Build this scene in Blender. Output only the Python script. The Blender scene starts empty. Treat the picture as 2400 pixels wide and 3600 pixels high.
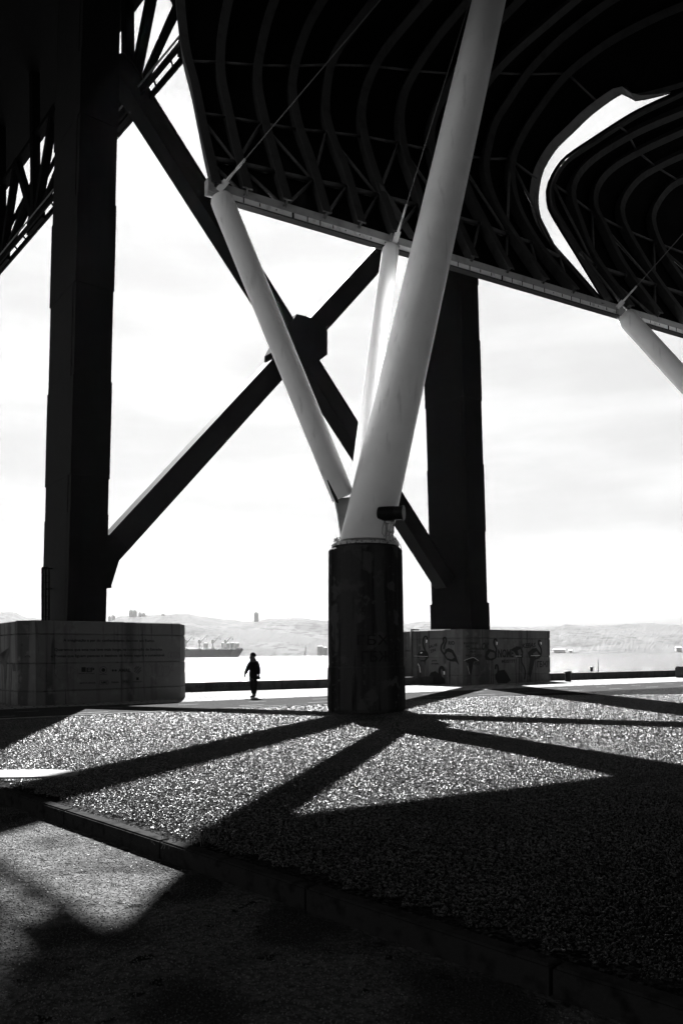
import bpy, bmesh, math, random
from mathutils import Vector, Matrix, noise
random.seed(7)
R = math.radians
scene = bpy.context.scene
COL = scene.collection

# ------------------------------------------------------------------ camera, sky, sun, exposure
F = 2700.0; CX = 1200.0; CY = 2297.0; EYE = 1.72; RHO = R(0.45)
cd = bpy.data.cameras.new("camera"); cam = bpy.data.objects.new("camera", cd); COL.objects.link(cam)
cd.sensor_fit = 'VERTICAL'; cd.sensor_height = 36.0; cd.lens = 27.0
cd.shift_y = (CY - 1800) / 3600.0
cd.clip_start = 0.1; cd.clip_end = 20000
xc = Vector((math.cos(RHO), 0, -math.sin(RHO))); yc = Vector((math.sin(RHO), 0, math.cos(RHO))); zc = Vector((0, -1, 0))
cam.matrix_world = Matrix(((xc.x, yc.x, zc.x, 0), (xc.y, yc.y, zc.y, 0), (xc.z, yc.z, zc.z, EYE), (0, 0, 0, 1)))
scene.camera = cam

SUN = Vector((-0.163, 1.0, 1.03)).normalized()
EL = math.asin(SUN.z); AZ = math.atan2(SUN.x, SUN.y)
world = bpy.data.worlds.new("World"); scene.world = world; world.use_nodes = True
wn = world.node_tree.nodes; wl = world.node_tree.links
for n in list(wn): wn.remove(n)
sky = wn.new('ShaderNodeTexSky'); sky.sky_type = 'NISHITA'; sky.sun_disc = False
sky.sun_elevation = EL; sky.sun_rotation = AZ; sky.air_density = 1.0; sky.dust_density = 5.0; sky.ozone_density = 1.0
bw = wn.new('ShaderNodeRGBToBW'); pw = wn.new('ShaderNodeMath'); pw.operation = 'POWER'; pw.inputs[1].default_value = 1.7; bg = wn.new('ShaderNodeBackground'); wo = wn.new('ShaderNodeOutputWorld')
bg.inputs['Strength'].default_value = 0.0013
wl.new(sky.outputs[0], bw.inputs[0]); wl.new(bw.outputs[0], pw.inputs[0]); tc_ = wn.new('ShaderNodeTexCoord'); sx_ = wn.new('ShaderNodeSeparateXYZ'); wl.new(tc_.outputs['Generated'], sx_.inputs[0])
def wmap(o, a, b, c, d):
    n = wn.new('ShaderNodeMapRange'); n.clamp = True; n.interpolation_type = 'SMOOTHSTEP'
    for k, v_ in zip(('From Min', 'From Max', 'To Min', 'To Max'), (a, b, c, d)): n.inputs[k].default_value = v_
    wl.new(o, n.inputs['Value']); return n.outputs[0]
def wmul(a, b):
    n = wn.new('ShaderNodeMath'); n.operation = 'MULTIPLY'; wl.new(a, n.inputs[0]); wl.new(b, n.inputs[1]); return n.outputs[0]
back_fill = wmap(sx_.outputs['Y'], -.2, .6, 13.0, 1.0); low = wmap(sx_.outputs['Z'], .0, .36, 3.4, 1.0); high = wmap(sx_.outputs['Z'], .35, .75, 1.0, .12)  # sky behind the camera boosted as added fill on the struts; zenith dimmed
rgt = wmap(sx_.outputs['X'], .0, .42, 1.0, 2.1)
side = wmul(wmul(rgt, wmap(sx_.outputs['X'], .42, .9, 1.0, .06)), wmap(sx_.outputs['X'], -.95, -.42, 3.2, 1.0))  # unseen left sky raised and right sky dimmed for added side light
# thin streaks of high cloud
cm = wn.new('ShaderNodeMapping'); cm.inputs['Scale'].default_value = (2.2, 2.2, 11); cm.inputs['Rotation'].default_value = (0, R(7), 0); wl.new(tc_.outputs['Generated'], cm.inputs[0])
cn = wn.new('ShaderNodeTexNoise'); cn.inputs['Scale'].default_value = 1.6; cn.inputs['Detail'].default_value = 7; wl.new(cm.outputs[0], cn.inputs['Vector'])
cl_ = wmap(cn.outputs['Fac'], .36, .66, .86, 1.04)
cap = wn.new('ShaderNodeMath'); cap.operation = 'MINIMUM'; cap.inputs[1].default_value = 57.0
wl.new(wmul(wmul(wmul(wmul(pw.outputs[0], back_fill), low), high), side), cap.inputs[0])
wl.new(wmul(cap.outputs[0], cl_), bg.inputs['Color']); wl.new(bg.outputs[0], wo.inputs['Surface'])
sd = bpy.data.lights.new("sun", 'SUN'); sd.energy = 5.0; sd.angle = R(0.5); sd.color = (1, 1, 1)
so = bpy.data.objects.new("sun", sd); COL.objects.link(so)
so.rotation_euler = SUN.to_track_quat('Z', 'Y').to_euler(); so.location = (0, 0, 80)
vs = scene.view_settings
vs.view_transform = 'Standard'; vs.look = 'None'; vs.gamma = 1.0; vs.use_curve_mapping = False
vs.exposure = 3.5
scene.render.engine = 'CYCLES'
scene.cycles.max_bounces = 5; scene.cycles.diffuse_bounces = 2; scene.cycles.glossy_bounces = 3
scene.cycles.volume_bounces = 0

# ------------------------------------------------------------------ projection helpers (photo pixel -> world point)
def ray(x, y):
    a = (x - CX) / F; b = (CY - y) / F
    c, s = math.cos(RHO), math.sin(RHO)
    return Vector((a * c + b * s, 1.0, -a * s + b * c))
def P(x, y, Y): return Vector((0, 0, EYE)) + ray(x, y) * Y
def PZ(x, y, Z):
    r = ray(x, y); return Vector((0, 0, EYE)) + r * ((Z - EYE) / r.z)
def G(x, y): return PZ(x, y, 0.0)
def PV(x, y, p, d):
    """hit the vertical plane through p along horizontal direction d"""
    n = Vector((-d.y, d.x, 0)); r = ray(x, y); o = Vector((0, 0, EYE))
    return o + r * ((p - o).dot(n) / r.dot(n))

# ------------------------------------------------------------------ object helpers
def tag(o, label=None, cat=None, group=None, kind=None):
    if label: o['label'] = label
    if cat: o['category'] = cat
    if group: o['group'] = group
    if kind: o['kind'] = kind
    return o
def empty(name, loc, label, cat, group=None):
    o = bpy.data.objects.new(name, None); COL.objects.link(o); o.location = loc
    o.empty_display_size = 0.3
    return tag(o, label, cat, group)
def link(name, me, mat, parent=None, smooth=False):
    o = bpy.data.objects.new(name, me); COL.objects.link(o)
    if isinstance(mat, (list, tuple)):
        for m in mat: me.materials.append(m)
    elif mat: me.materials.append(mat)
    if smooth:
        for p in me.polygons: p.use_smooth = True
    if parent is not None:
        o.parent = parent
        w = Matrix.Identity(4); q = parent
        while q is not None:
            w = Matrix.Translation(q.location) @ w; q = q.parent
        o.matrix_parent_inverse = w.inverted()
    return o
def obj(name, bm, mat, parent=None, smooth=False):
    me = bpy.data.meshes.new(name); bmesh.ops.recalc_face_normals(bm, faces=bm.faces[:]); bm.to_mesh(me); bm.free()
    return link(name, me, mat, parent, smooth)
def raw(name, vs_, fs, mat, parent=None, smooth=False):
    me = bpy.data.meshes.new(name); me.from_pydata([tuple(v) for v in vs_], [], fs); me.update()
    return link(name, me, mat, parent, smooth)
def BM(): return bmesh.new()
def prism(bm, poly, z0, z1, mi=0):
    a = [bm.verts.new((p[0], p[1], z0)) for p in poly]; b = [bm.verts.new((p[0], p[1], z1)) for p in poly]
    n = len(poly); fs = [bm.faces.new(a[::-1]), bm.faces.new(b)]
    for i in range(n): fs.append(bm.faces.new((a[i], a[(i + 1) % n], b[(i + 1) % n], b[i])))
    for f in fs: f.material_index = mi
def frame_box(bm, c, ax, ay, az, hx, hy, hz, mi=0):
    """box with centre c, unit axes and half sizes"""
    vs_ = []
    for sx in (-1, 1):
        for sy in (-1, 1):
            for sz in (-1, 1):
                vs_.append(bm.verts.new(c + ax * hx * sx + ay * hy * sy + az * hz * sz))
    for q in ((0, 1, 3, 2), (4, 6, 7, 5), (0, 4, 5, 1), (2, 3, 7, 6), (0, 2, 6, 4), (1, 5, 7, 3)):
        f = bm.faces.new([vs_[i] for i in q]); f.material_index = mi
def axes(a, b, side=None):
    t = (b - a).normalized()
    s = side if side is not None else (Vector((0, 0, 1)) if abs(t.z) < 0.9 else Vector((1, 0, 0)))
    x = t.cross(s).normalized(); y = x.cross(t).normalized()
    return t, x, y
def beam(bm, a, b, w, h, side=None, mi=0):
    """rectangular bar: w across (t x side), h along side"""
    t, x, y = axes(a, b, side)
    frame_box(bm, (a + b) / 2, t, x, y, (b - a).length / 2, w / 2, h / 2, mi)
def tube(bm, a, b, r0, r1=None, n=16, cap=True, mi=0):
    if r1 is None: r1 = r0
    t, x, y = axes(a, b)
    A = []; B = []
    for i in range(n):
        an = 2 * math.pi * i / n; d = x * math.cos(an) + y * math.sin(an)
        A.append(bm.verts.new(a + d * r0)); B.append(bm.verts.new(b + d * r1))
    for i in range(n):
        f = bm.faces.new((A[i], A[(i + 1) % n], B[(i + 1) % n], B[i])); f.smooth = True; f.material_index = mi
    if cap:
        bm.faces.new(A[::-1]).material_index = mi; bm.faces.new(B).material_index = mi
def path_tube(bm, pts, rads, n=10, cap=True):
    """one continuous tube through pts"""
    rings = []
    for i, p in enumerate(pts):
        t = (pts[min(i + 1, len(pts) - 1)] - pts[max(i - 1, 0)]).normalized()
        s = Vector((0, 0, 1)) if abs(t.z) < 0.9 else Vector((1, 0, 0))
        x = t.cross(s).normalized(); y = x.cross(t)
        r = rads[i] if isinstance(rads, (list, tuple)) else rads
        rings.append([bm.verts.new(p + (x * math.cos(2 * math.pi * k / n) + y * math.sin(2 * math.pi * k / n)) * r) for k in range(n)])
    for a, b in zip(rings, rings[1:]):
        for k in range(n):
            f = bm.faces.new((a[k], a[(k + 1) % n], b[(k + 1) % n], b[k])); f.smooth = True
    if cap: bm.faces.new(rings[0][::-1]); bm.faces.new(rings[-1])
def lathe(bm, c, prof, n=48, axis=Vector((0, 0, 1)), mi=0):
    t = axis.normalized(); s = Vector((1, 0, 0)) if abs(t.x) < .9 else Vector((0, 1, 0))
    x = t.cross(s).normalized(); y = t.cross(x)
    rings = [[bm.verts.new(c + t * z + (x * math.cos(2 * math.pi * k / n) + y * math.sin(2 * math.pi * k / n)) * r) for k in range(n)] for r, z in prof]
    for a, b in zip(rings, rings[1:]):
        for k in range(n):
            f = bm.faces.new((a[k], a[(k + 1) % n], b[(k + 1) % n], b[k])); f.material_index = mi
    bm.faces.new(rings[0][::-1]); bm.faces.new(rings[-1])

# ------------------------------------------------------------------ materials (the photograph is black and white: greys only)
def mat(name, base, rough=0.6, spec=0.3, metal=0.0, var=None, bump=None, scale=None):
    """var = [(kind, scale, lo, hi, value)], value mixed in where noise passes lo..hi"""
    m = bpy.data.materials.new(name); m.use_nodes = True
    nt = m.node_tree; N = nt.nodes; L = nt.links; b = N['Principled BSDF']
    b.inputs['Base Color'].default_value = (base, base, base, 1)
    b.inputs['Roughness'].default_value = rough; b.inputs['Metallic'].default_value = metal
    b.inputs['Specular IOR Level'].default_value = spec
    geo = N.new('ShaderNodeNewGeometry'); mp = N.new('ShaderNodeMapping'); L.new(geo.outputs['Position'], mp.inputs['Vector'])
    if scale: mp.inputs['Scale'].default_value = scale
    def tex(kind, sc, detail=5):
        if kind == 'noise':
            t = N.new('ShaderNodeTexNoise'); t.inputs['Detail'].default_value = detail; t.inputs['Scale'].default_value = sc; o = t.outputs['Fac']
        elif kind == 'vor':
            t = N.new('ShaderNodeTexVoronoi'); t.inputs['Scale'].default_value = sc; o = t.outputs['Distance']
        elif kind == 'cell':
            t = N.new('ShaderNodeTexVoronoi'); t.inputs['Scale'].default_value = sc; s = N.new('ShaderNodeSeparateColor'); L.new(t.outputs['Color'], s.inputs[0]); L.new(mp.outputs[0], t.inputs['Vector']); return s.outputs[0]
        elif kind == 'edge':
            t = N.new('ShaderNodeTexVoronoi'); t.feature = 'DISTANCE_TO_EDGE'; t.inputs['Scale'].default_value = sc; o = t.outputs['Distance']
        elif kind == 'streak':
            t = N.new('ShaderNodeTexNoise'); t.inputs['Detail'].default_value = 4; t.inputs['Scale'].default_value = sc; o = t.outputs['Fac']
            m2 = N.new('ShaderNodeMapping'); m2.inputs['Scale'].default_value = (1, 1, 0.06); L.new(geo.outputs['Position'], m2.inputs['Vector']); L.new(m2.outputs[0], t.inputs['Vector']); return o
        L.new(mp.outputs[0], t.inputs['Vector']); return o
    cur = None
    for v in (var or []):
        kind, sc, lo, hi, val = v
        o = tex(kind, sc); rm = N.new('ShaderNodeMapRange'); rm.inputs['From Min'].default_value = lo; rm.inputs['From Max'].default_value = hi; rm.clamp = True
        L.new(o, rm.inputs['Value'])
        mx = N.new('ShaderNodeMix'); mx.data_type = 'FLOAT'
        L.new(rm.outputs[0], mx.inputs[0]); mx.inputs[3].default_value = val
        if cur is None: mx.inputs[2].default_value = base
        else: L.new(cur, mx.inputs[2])
        cur = mx.outputs[0]
    if cur is not None: L.new(cur, b.inputs['Base Color'])
    prev = None
    for kind, sc, st, dist in (bump or []):
        o = tex(kind, sc); bp = N.new('ShaderNodeBump'); bp.inputs['Strength'].default_value = st; bp.inputs['Distance'].default_value = dist
        L.new(o, bp.inputs['Height'])
        if prev: L.new(prev, bp.inputs['Normal'])
        prev = bp.outputs[0]
    if prev: L.new(prev, b.inputs['Normal'])
    return m

M = {}
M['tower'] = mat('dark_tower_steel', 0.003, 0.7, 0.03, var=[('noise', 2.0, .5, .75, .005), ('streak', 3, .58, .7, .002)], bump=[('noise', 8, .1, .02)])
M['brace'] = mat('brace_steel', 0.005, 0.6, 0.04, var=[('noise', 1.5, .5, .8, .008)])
M['white'] = mat('white_painted_steel', 0.78, 0.42, 0.35, var=[('noise', 1.2, .45, .75, .70), ('streak', 5, .60, .75, .55), ('noise', 40, .70, .76, .12)], bump=[('noise', 90, .08, .01)])
M['flange'] = mat('worn_flange_paint', 0.40, 0.55, 0.3, var=[('noise', 14, .52, .62, .08), ('noise', 50, .55, .65, .2)], bump=[('noise', 40, .3, .02)])
M['bolt'] = mat('weathered_bolt_steel', 0.16, 0.5, 0.4, metal=.3, var=[('noise', 30, .5, .6, .04)])
M['pier'] = mat('stained_pier_concrete', 0.026, 0.85, 0.03, var=[('streak', 1.4, .42, .60, .008), ('noise', 1.5, .56, .60, .034), ('streak', 5, .58, .70, .006), ('noise', 7, .62, .66, .028)], bump=[('noise', 6, .5, .05), ('streak', 9, .12, .02), ('noise', 30, .25, .01)])
M['plinth'] = mat('plinth_concrete', 0.060, 0.85, 0.05, var=[('streak', 1.6, .52, .62, .030), ('noise', 3, .55, .75, .075), ('streak', 5, .60, .68, .022), ('noise', 60, .66, .72, .08)], bump=[('noise', 30, .3, .01)])
M['paint'] = mat('black_wall_paint', 0.006, 0.7, 0.1)
M['paint_mid'] = mat('grey_wall_paint', 0.02, 0.6, 0.3)
M['paint_pale'] = mat('pale_wall_paint', 0.42, 0.6, 0.3)
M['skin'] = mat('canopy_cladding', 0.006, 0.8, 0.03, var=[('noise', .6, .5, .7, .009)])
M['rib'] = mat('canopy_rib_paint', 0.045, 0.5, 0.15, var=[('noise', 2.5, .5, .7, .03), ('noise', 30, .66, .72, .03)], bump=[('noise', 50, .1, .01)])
M['tube'] = mat('brace_tube_paint', 0.11, 0.5, 0.2, var=[('noise', 4, .5, .7, .07)])
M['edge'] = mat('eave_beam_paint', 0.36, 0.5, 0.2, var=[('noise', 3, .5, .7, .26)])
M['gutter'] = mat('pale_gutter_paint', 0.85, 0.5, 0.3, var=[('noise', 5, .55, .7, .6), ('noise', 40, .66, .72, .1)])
M['fascia'] = mat('edge_fascia_paint', 0.20, 0.5, 0.2, var=[('noise', 3, .5, .7, .14)])
M['joint'] = mat('gutter_joint_dirt', 0.02, 0.8, 0.1)
M['cable'] = mat('galvanised_cable', 0.16, 0.5, 0.3, metal=.2)
M['black'] = mat('black_lamp_metal', 0.006, 0.5, 0.1)
M['glass'] = mat('lamp_glass', 0.03, 0.1, 0.5)
M['deck'] = mat('deck_steel', 0.002, 0.7, 0.02, var=[('noise', 2, .5, .7, .003)])
M['cloth'] = mat('black_cloth', 0.004, 0.9, 0.0)
M['face'] = mat('person_skin', 0.03, 0.6, 0.1)
M['kerb'] = mat('kerb_concrete', 0.014, 0.8, 0.0, var=[('noise', 9, .5, .7, .006)], bump=[('noise', 40, .6, .01)])
M['wall'] = mat('sea_wall_concrete', 0.03, 0.85, 0.05, var=[('noise', 2, .5, .7, .018), ('streak', 3, .55, .65, .014)], bump=[('noise', 20, .4, .02)])
M['grass'] = mat('dry_grass', 0.08, 0.7, 0.2)
M['hill'] = mat('hillside_scrub', 0.046, 0.95, 0.0, var=[('noise', .012, .45, .6, .062), ('noise', .05, .5, .6, .034), ('noise', .004, .5, .6, .052)])
M['faraway'] = mat('far_building_plaster', 0.45, 0.9, 0.0, var=[('noise', .05, .5, .6, .35)])
M['hull'] = mat('ship_hull_paint', 0.03, 0.6, 0.2)
M['ship'] = mat('ship_deck_paint', 0.10, 0.6, 0.2)
M['crane'] = mat('ship_crane_paint', 0.45, 0.5, 0.3)
M['sail'] = mat('sail_cloth', 0.7, 0.9, 0.1)
M['marking'] = mat('white_road_paint', 0.13, 0.6, 0.0, var=[('noise', 12, .55, .65, .07)])

def ground_mat(name, base, rough, spec, var, bump):
    return mat(name, base, rough, spec, var=var, bump=bump)
M['gravel'] = ground_mat('gravel_bed', 0.004, 0.8, 0.0,
    [('cell', 36, .45, .95, .03), ('noise', 1.1, .5, .7, .010)],
    [('vor', 26, 1.0, .05), ('noise', 70, 1.0, .02)])
M['asphalt'] = ground_mat('path_asphalt', 0.015, 0.9, 0.0, [('cell', 60, .6, .9, .035), ('noise', .8, .45, .65, .019)], [('noise', 60, .8, .01), ('noise', 4, .4, .02)])
M['pavement'] = ground_mat('foreground_asphalt', 0.026, 0.8, 0.0, [('noise', 22, .42, .62, .050), ('noise', 1.3, .45, .60, .016), ('noise', 6, .62, .68, .008)], [('noise', 38, 1.0, .025), ('noise', 9, .6, .03)])
M['land'] = ground_mat('quay_land', 0.08, 0.8, 0.2, [('noise', 2, .4, .7, .12)], [('noise', 20, .5, .02)])

def cobble_mat():
    m = mat('cobblestones', 0.45, 0.8, 0.0); nt = m.node_tree; N = nt.nodes; L = nt.links; b = N['Principled BSDF']
    geo = N.new('ShaderNodeNewGeometry'); mp = N.new('ShaderNodeMapping'); mp.inputs['Rotation'].default_value = (0, 0, R(-31)); L.new(geo.outputs['Position'], mp.inputs['Vector'])
    br = N.new('ShaderNodeTexBrick'); br.inputs['Scale'].default_value = 1.6; br.inputs['Mortar Size'].default_value = 0.045; br.inputs['Mortar Smooth'].default_value = .3
    br.inputs['Brick Width'].default_value = 1.1; br.inputs['Row Height'].default_value = .55
    br.inputs['Color1'].default_value = (.15, .15, .15, 1); br.inputs['Color2'].default_value = (.09, .09, .09, 1); br.inputs['Mortar'].default_value = (.005, .005, .005, 1)
    L.new(mp.outputs[0], br.inputs['Vector']); L.new(br.outputs['Color'], b.inputs['Base Color'])
    bp = N.new('ShaderNodeBump'); bp.inputs['Strength'].default_value = .6; bp.inputs['Distance'].default_value = .02; bp.invert = True
    L.new(br.outputs['Fac'], bp.inputs['Height']); L.new(bp.outputs[0], b.inputs['Normal'])
    return m
M['cobble'] = cobble_mat()

def water_mat():
    m = mat('river_water', 0.01, 0.16, 0.4); nt = m.node_tree; N = nt.nodes; L = nt.links; b = N['Principled BSDF']
    b.inputs['IOR'].default_value = 1.33
    geo = N.new('ShaderNodeNewGeometry'); mp = N.new('ShaderNodeMapping'); mp.inputs['Scale'].default_value = (1, 1, 1); L.new(geo.outputs['Position'], mp.inputs['Vector'])
    prev = None
    for sc, st, di in ((.35, 1.0, .9), (1.6, 1.0, .22), (.06, .6, 2.0)):
        t = N.new('ShaderNodeTexNoise'); t.inputs['Scale'].default_value = sc; t.inputs['Detail'].default_value = 4; t.inputs['Roughness'].default_value = .6
        L.new(mp.outputs[0], t.inputs['Vector'])
        bp = N.new('ShaderNodeBump'); bp.inputs['Strength'].default_value = st; bp.inputs['Distance'].default_value = di; L.new(t.outputs['Fac'], bp.inputs['Height'])
        if prev: L.new(prev, bp.inputs['Normal'])
        prev = bp.outputs[0]
    L.new(prev, b.inputs['Normal'])
    return m
M['water'] = water_mat()

# ------------------------------------------------------------------ ground sheets
def line_x(p, d, q, e):
    den = d.x * e.y - d.y * e.x
    t = ((q.x - p.x) * e.y - (q.y - p.y) * e.x) / den
    return Vector((p.x + d.x * t, p.y + d.y * t, 0))
WA = G(650, 2434); WB = G(2356, 2380)                       # landward foot of the sea wall
wd = (WB - WA); wd.z = 0; wd.normalize(); wnr = Vector((-wd.y, wd.x, 0))
GA = G(300, 2515); GB = G(1653, 2451); gd = (GB - GA).normalized()
AA = G(1100, 2449)
ad = gd
K1 = PZ(280, 2846, .02); K2 = PZ(700, 2976, .02); K1.z = K2.z = 0; kd = (K2 - K1).normalized(); kn = Vector((kd.y, -kd.x, 0))
if kn.y > 0: kn = -kn                                         # towards the camera side
def sheet(name, pts, z, m, kind='structure'):
    o = raw(name, [(p.x, p.y, z) for p in pts], [tuple(range(len(pts)))], m); tag(o, kind=kind); return o
wl0, wl1 = WA - wd * 160, WA + wd * 320
prom0, prom1 = AA - ad * 150, AA + ad * 260
gr0, gr1 = GA - gd * 140, GA + gd * 260
LOW = -0.15
sheet('ground', [Vector((-400, -45, 0)), Vector((500, -45, 0)), wl1 + Vector((120, 0, 0)), wl1 + wnr * .4, wl0 + wnr * .4, Vector((-400, wl0.y, 0))], LOW, M['pavement'])
sheet('cobble_path', [prom0, prom1, wl1, wl0], 0.004, M['cobble'])
sheet('asphalt_path', [gr0, gr1, prom1, prom0], 0.0, M['asphalt'])
kx = line_x(K1, kd, GA, gd)
kfar = K1 + kd * 60
# gravel bed: subdivided sheet, gently uneven
def gravel():
    bm = BM()
    o = kx; b2 = o + gd * 150
    nu, nv = 150, 90
    vs_ = []
    for j in range(nv + 1):
        s = (j / nv) ** 1.3; base = o + kd * (75 * s)
        row = []
        for i in range(nu + 1):
            t = (i / nu) ** 1.5
            p = base + gd * (150 * t)
            z = 0.0
            if 0 < i: z = .025 * (noise.noise(Vector((p.x * .6, p.y * .6, 0)))) + .012 * noise.noise(Vector((p.x * 2.4, p.y * 2.4, 3)))
            row.append(bm.verts.new((p.x, p.y, z if j > 0 else .0)))
        vs_.append(row)
    for j in range(nv):
        for i in range(nu):
            f = bm.faces.new((vs_[j][i], vs_[j][i + 1], vs_[j + 1][i + 1], vs_[j + 1][i])); f.smooth = True
    return obj('gravel', bm, M['gravel'])
g = gravel(); tag(g, kind='structure')
sheet('ground', [kx, gr0 + kn * 0, gr0 + kd * 80, kx - gd * 0 + kd * 0], -.05, M['land']) if False else None
M['stone'] = mat('gravel_stones', 0.0055, 0.33, 0.08, var=[('cell', 31, .45, .85, .040), ('noise', .7, .5, .62, .006), ('cell', 41, .6, .7, .0025)])
M['grit'] = mat('asphalt_aggregate', 0.022, 0.4, 0.09, var=[('cell', 50, .3, .9, .07), ('noise', 1.3, .45, .60, .011)])
def stones(name, x0, x1, y0, y1, dens, s0, s1, seed, grit=False):
    # loose stones strewn over the bed: uncountable, one object
    bm = BM(); 
    def edge_y(x):   # the bed ends at the asphalt
        return GA.y + (x - GA.x) * gd.y / gd.x - .05
    def kerb_ok(p): return (p - K1).dot(kn) < -.03
    nx_, ny_ = 60, 60
    for j in range(ny_):
        for i in range(nx_):
            ya, yb = y0 + (y1 - y0) * j / ny_, y0 + (y1 - y0) * (j + 1) / ny_
            k = lambda y: (.46 * y + .6)
            q = [Vector((-k(ya) + 2 * k(ya) * i / nx_, ya, .012)), Vector((-k(ya) + 2 * k(ya) * (i + 1) / nx_, ya, .012)), Vector((-k(yb) + 2 * k(yb) * (i + 1) / nx_, yb, .012)), Vector((-k(yb) + 2 * k(yb) * i / nx_, yb, .012))]
            if grit:
                if all((p - K1).dot(kn) > .14 for p in q) and q[0].x > -5: bm.faces.new([bm.verts.new((p.x, p.y, LOW + .002)) for p in q])
            elif all(kerb_ok(p) and p.y < edge_y(p.x) for p in q):
                bm.faces.new([bm.verts.new(p) for p in q])
    o = obj(name, bm, M['pavement' if grit else 'gravel']); tag(o, kind='stuff')
    bs = BM(); bmesh.ops.create_icosphere(bs, subdivisions=1, radius=1.0)
    rnd = random.Random(seed)
    for v_ in bs.verts: v_.co = Vector((v_.co.x * rnd.uniform(.8, 1.2), v_.co.y * rnd.uniform(.6, .9), v_.co.z * rnd.uniform(.45, .7)))
    me = bpy.data.meshes.new('stone'); bs.to_mesh(me); bs.free(); me.materials.append(M['grit' if grit else 'stone'])
    so_ = bpy.data.objects.new('stone', me)
    ng = bpy.data.node_groups.new('strew', 'GeometryNodeTree'); ng.interface.new_socket('Geometry', in_out='INPUT', socket_type='NodeSocketGeometry'); ng.interface.new_socket('Geometry', in_out='OUTPUT', socket_type='NodeSocketGeometry')
    N = ng.nodes; L = ng.links; gi = N.new('NodeGroupInput'); go = N.new('NodeGroupOutput')
    dp = N.new('GeometryNodeDistributePointsOnFaces'); dp.inputs['Density'].default_value = dens; dp.inputs['Seed'].default_value = seed
    oi = N.new('GeometryNodeObjectInfo'); oi.inputs['Object'].default_value = so_
    ip = N.new('GeometryNodeInstanceOnPoints'); rr = N.new('FunctionNodeRandomValue'); rr.data_type = 'FLOAT_VECTOR'; rr.inputs[0].default_value = (-1.2, -1.2, 0); rr.inputs[1].default_value = (1.2, 1.2, 6.28)
    rs = N.new('FunctionNodeRandomValue'); rs.data_type = 'FLOAT'; rs.inputs[2].default_value = s0; rs.inputs[3].default_value = s1
    L.new(gi.outputs[0], dp.inputs['Mesh']); L.new(dp.outputs['Points'], ip.inputs['Points']); L.new(oi.outputs['Geometry'], ip.inputs['Instance'])
    L.new(rr.outputs[0], ip.inputs['Rotation']); L.new(rs.outputs[1], ip.inputs['Scale']); L.new(ip.outputs[0], go.inputs[0])
    md = o.modifiers.new('strew', 'NODES'); md.node_group = ng
    return o
stones('gravel_stones', 0, 0, 3.2, 15, 2500, .005, .0135, 1)
stones('asphalt_grit', 0, 0, 3.4, 9.5, 1500, .004, .008, 3, grit=True)
stones('gravel_stones', 0, 0, 15, 30, 900, .009, .0195, 2)

# kerb stones, each lying end to end along the gravel bed
gapw = .012; KL_ = 2.0
t0 = (PZ(590, 2950, .02) - K1); t0.z = 0; off = t0.dot(kd)
ORD = ['', 'second', 'third', 'fourth', 'fifth', 'sixth', 'seventh']
for i in range(-6, 3):
    a = K1 + kd * (off + i * KL_ + gapw); b = K1 + kd * (off + (i + 1) * KL_ - gapw)
    if (a - kx).dot(kd) < 0.05: continue
    bm = BM(); n2 = kn
    prism(bm, [a, b, b + n2 * .13, a + n2 * .13], LOW - .1, .02)
    bmesh.ops.bevel(bm, geom=[e for e in bm.edges if abs(e.verts[0].co.z - e.verts[1].co.z) < .01 and e.verts[0].co.z > 0], offset=.015, segments=2, affect='EDGES')
    lab = {0: 'long concrete kerb stone starting right of the grass tufts, in shade', -1: 'long concrete kerb stone ending left of the grass tufts, sunlit along its top edge'}.get(i, '%s concrete kerb stone to the %s of the grass tufts' % (ORD[i if i > 0 else -i - 1], 'right' if i > 0 else 'left'))
    tag(obj('kerb_stone', bm, M['kerb']), lab, 'kerb stone', 'kerb stones along the gravel')
# dashes on the asphalt path
def on_path(q, dist):   # q along, dist 0..1 across the asphalt
    a = GA + gd * q; b = line_x(a, Vector((-gd.y, gd.x, 0)), AA, ad); return a.lerp(b, dist)
bm = BM()
for i in range(-8, 40):
    for (dd, ln, wdt) in ((.22, .9, .07), (.62, .7, .06)):
        a = on_path(i * 2.6 + (1.1 if dd > .5 else 0), dd); b = on_path(i * 2.6 + ln + (1.1 if dd > .5 else 0), dd)
        n2 = Vector((-gd.y, gd.x, 0)) * wdt
        f = bm.faces.new([bm.verts.new((v.x, v.y, .006)) for v in (a, b, b + n2, a + n2)])
o = obj('path_marking', bm, M['marking']); tag(o, kind='structure')
# pale edging strip between asphalt and gravel
bm = BM(); a = on_path(-8, 0.0); b = on_path(6.5, 0.0); prism(bm, [a, b, b + Vector((-gd.y, gd.x, 0)) * .07, a + Vector((-gd.y, gd.x, 0)) * .07], -.02, .02)
tag(obj('edging_strip', bm, M['marking']), 'thin pale edging strip between the asphalt path and the gravel, left of the pier', 'edging')
# smooth concrete covers showing in the gravel
def cover(px, py, rx, ry, label, m='marking'):
    c = G(px, py); bm = BM(); vs_ = []
    for i in range(28):
        an = 2 * math.pi * i / 28; rr = 1 + .12 * noise.noise(Vector((math.cos(an) * 1.3, math.sin(an) * 1.3, px)))
        vs_.append(Vector((c.x + rx * rr * math.cos(an), c.y + ry * rr * math.sin(an), 0)))
    prism(bm, vs_, -.05, .035); o = obj('concrete_slab', bm, M[m]); tag(o, label, 'slab')
cover(60, 2727, .95, .36, 'smooth pale concrete slab showing in the gravel at the left edge')
cover(1560, 2513, .62, .10, 'thin pale concrete slab in the gravel just right of the round pier')

# water and far hills
o = raw('water', [(-6000, 20, -2.2), (6000, 20, -2.2), (6000, 9000, -2.2), (-6000, 9000, -2.2)], [(0, 1, 2, 3)], M['water']); tag(o, kind='structure')

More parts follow.
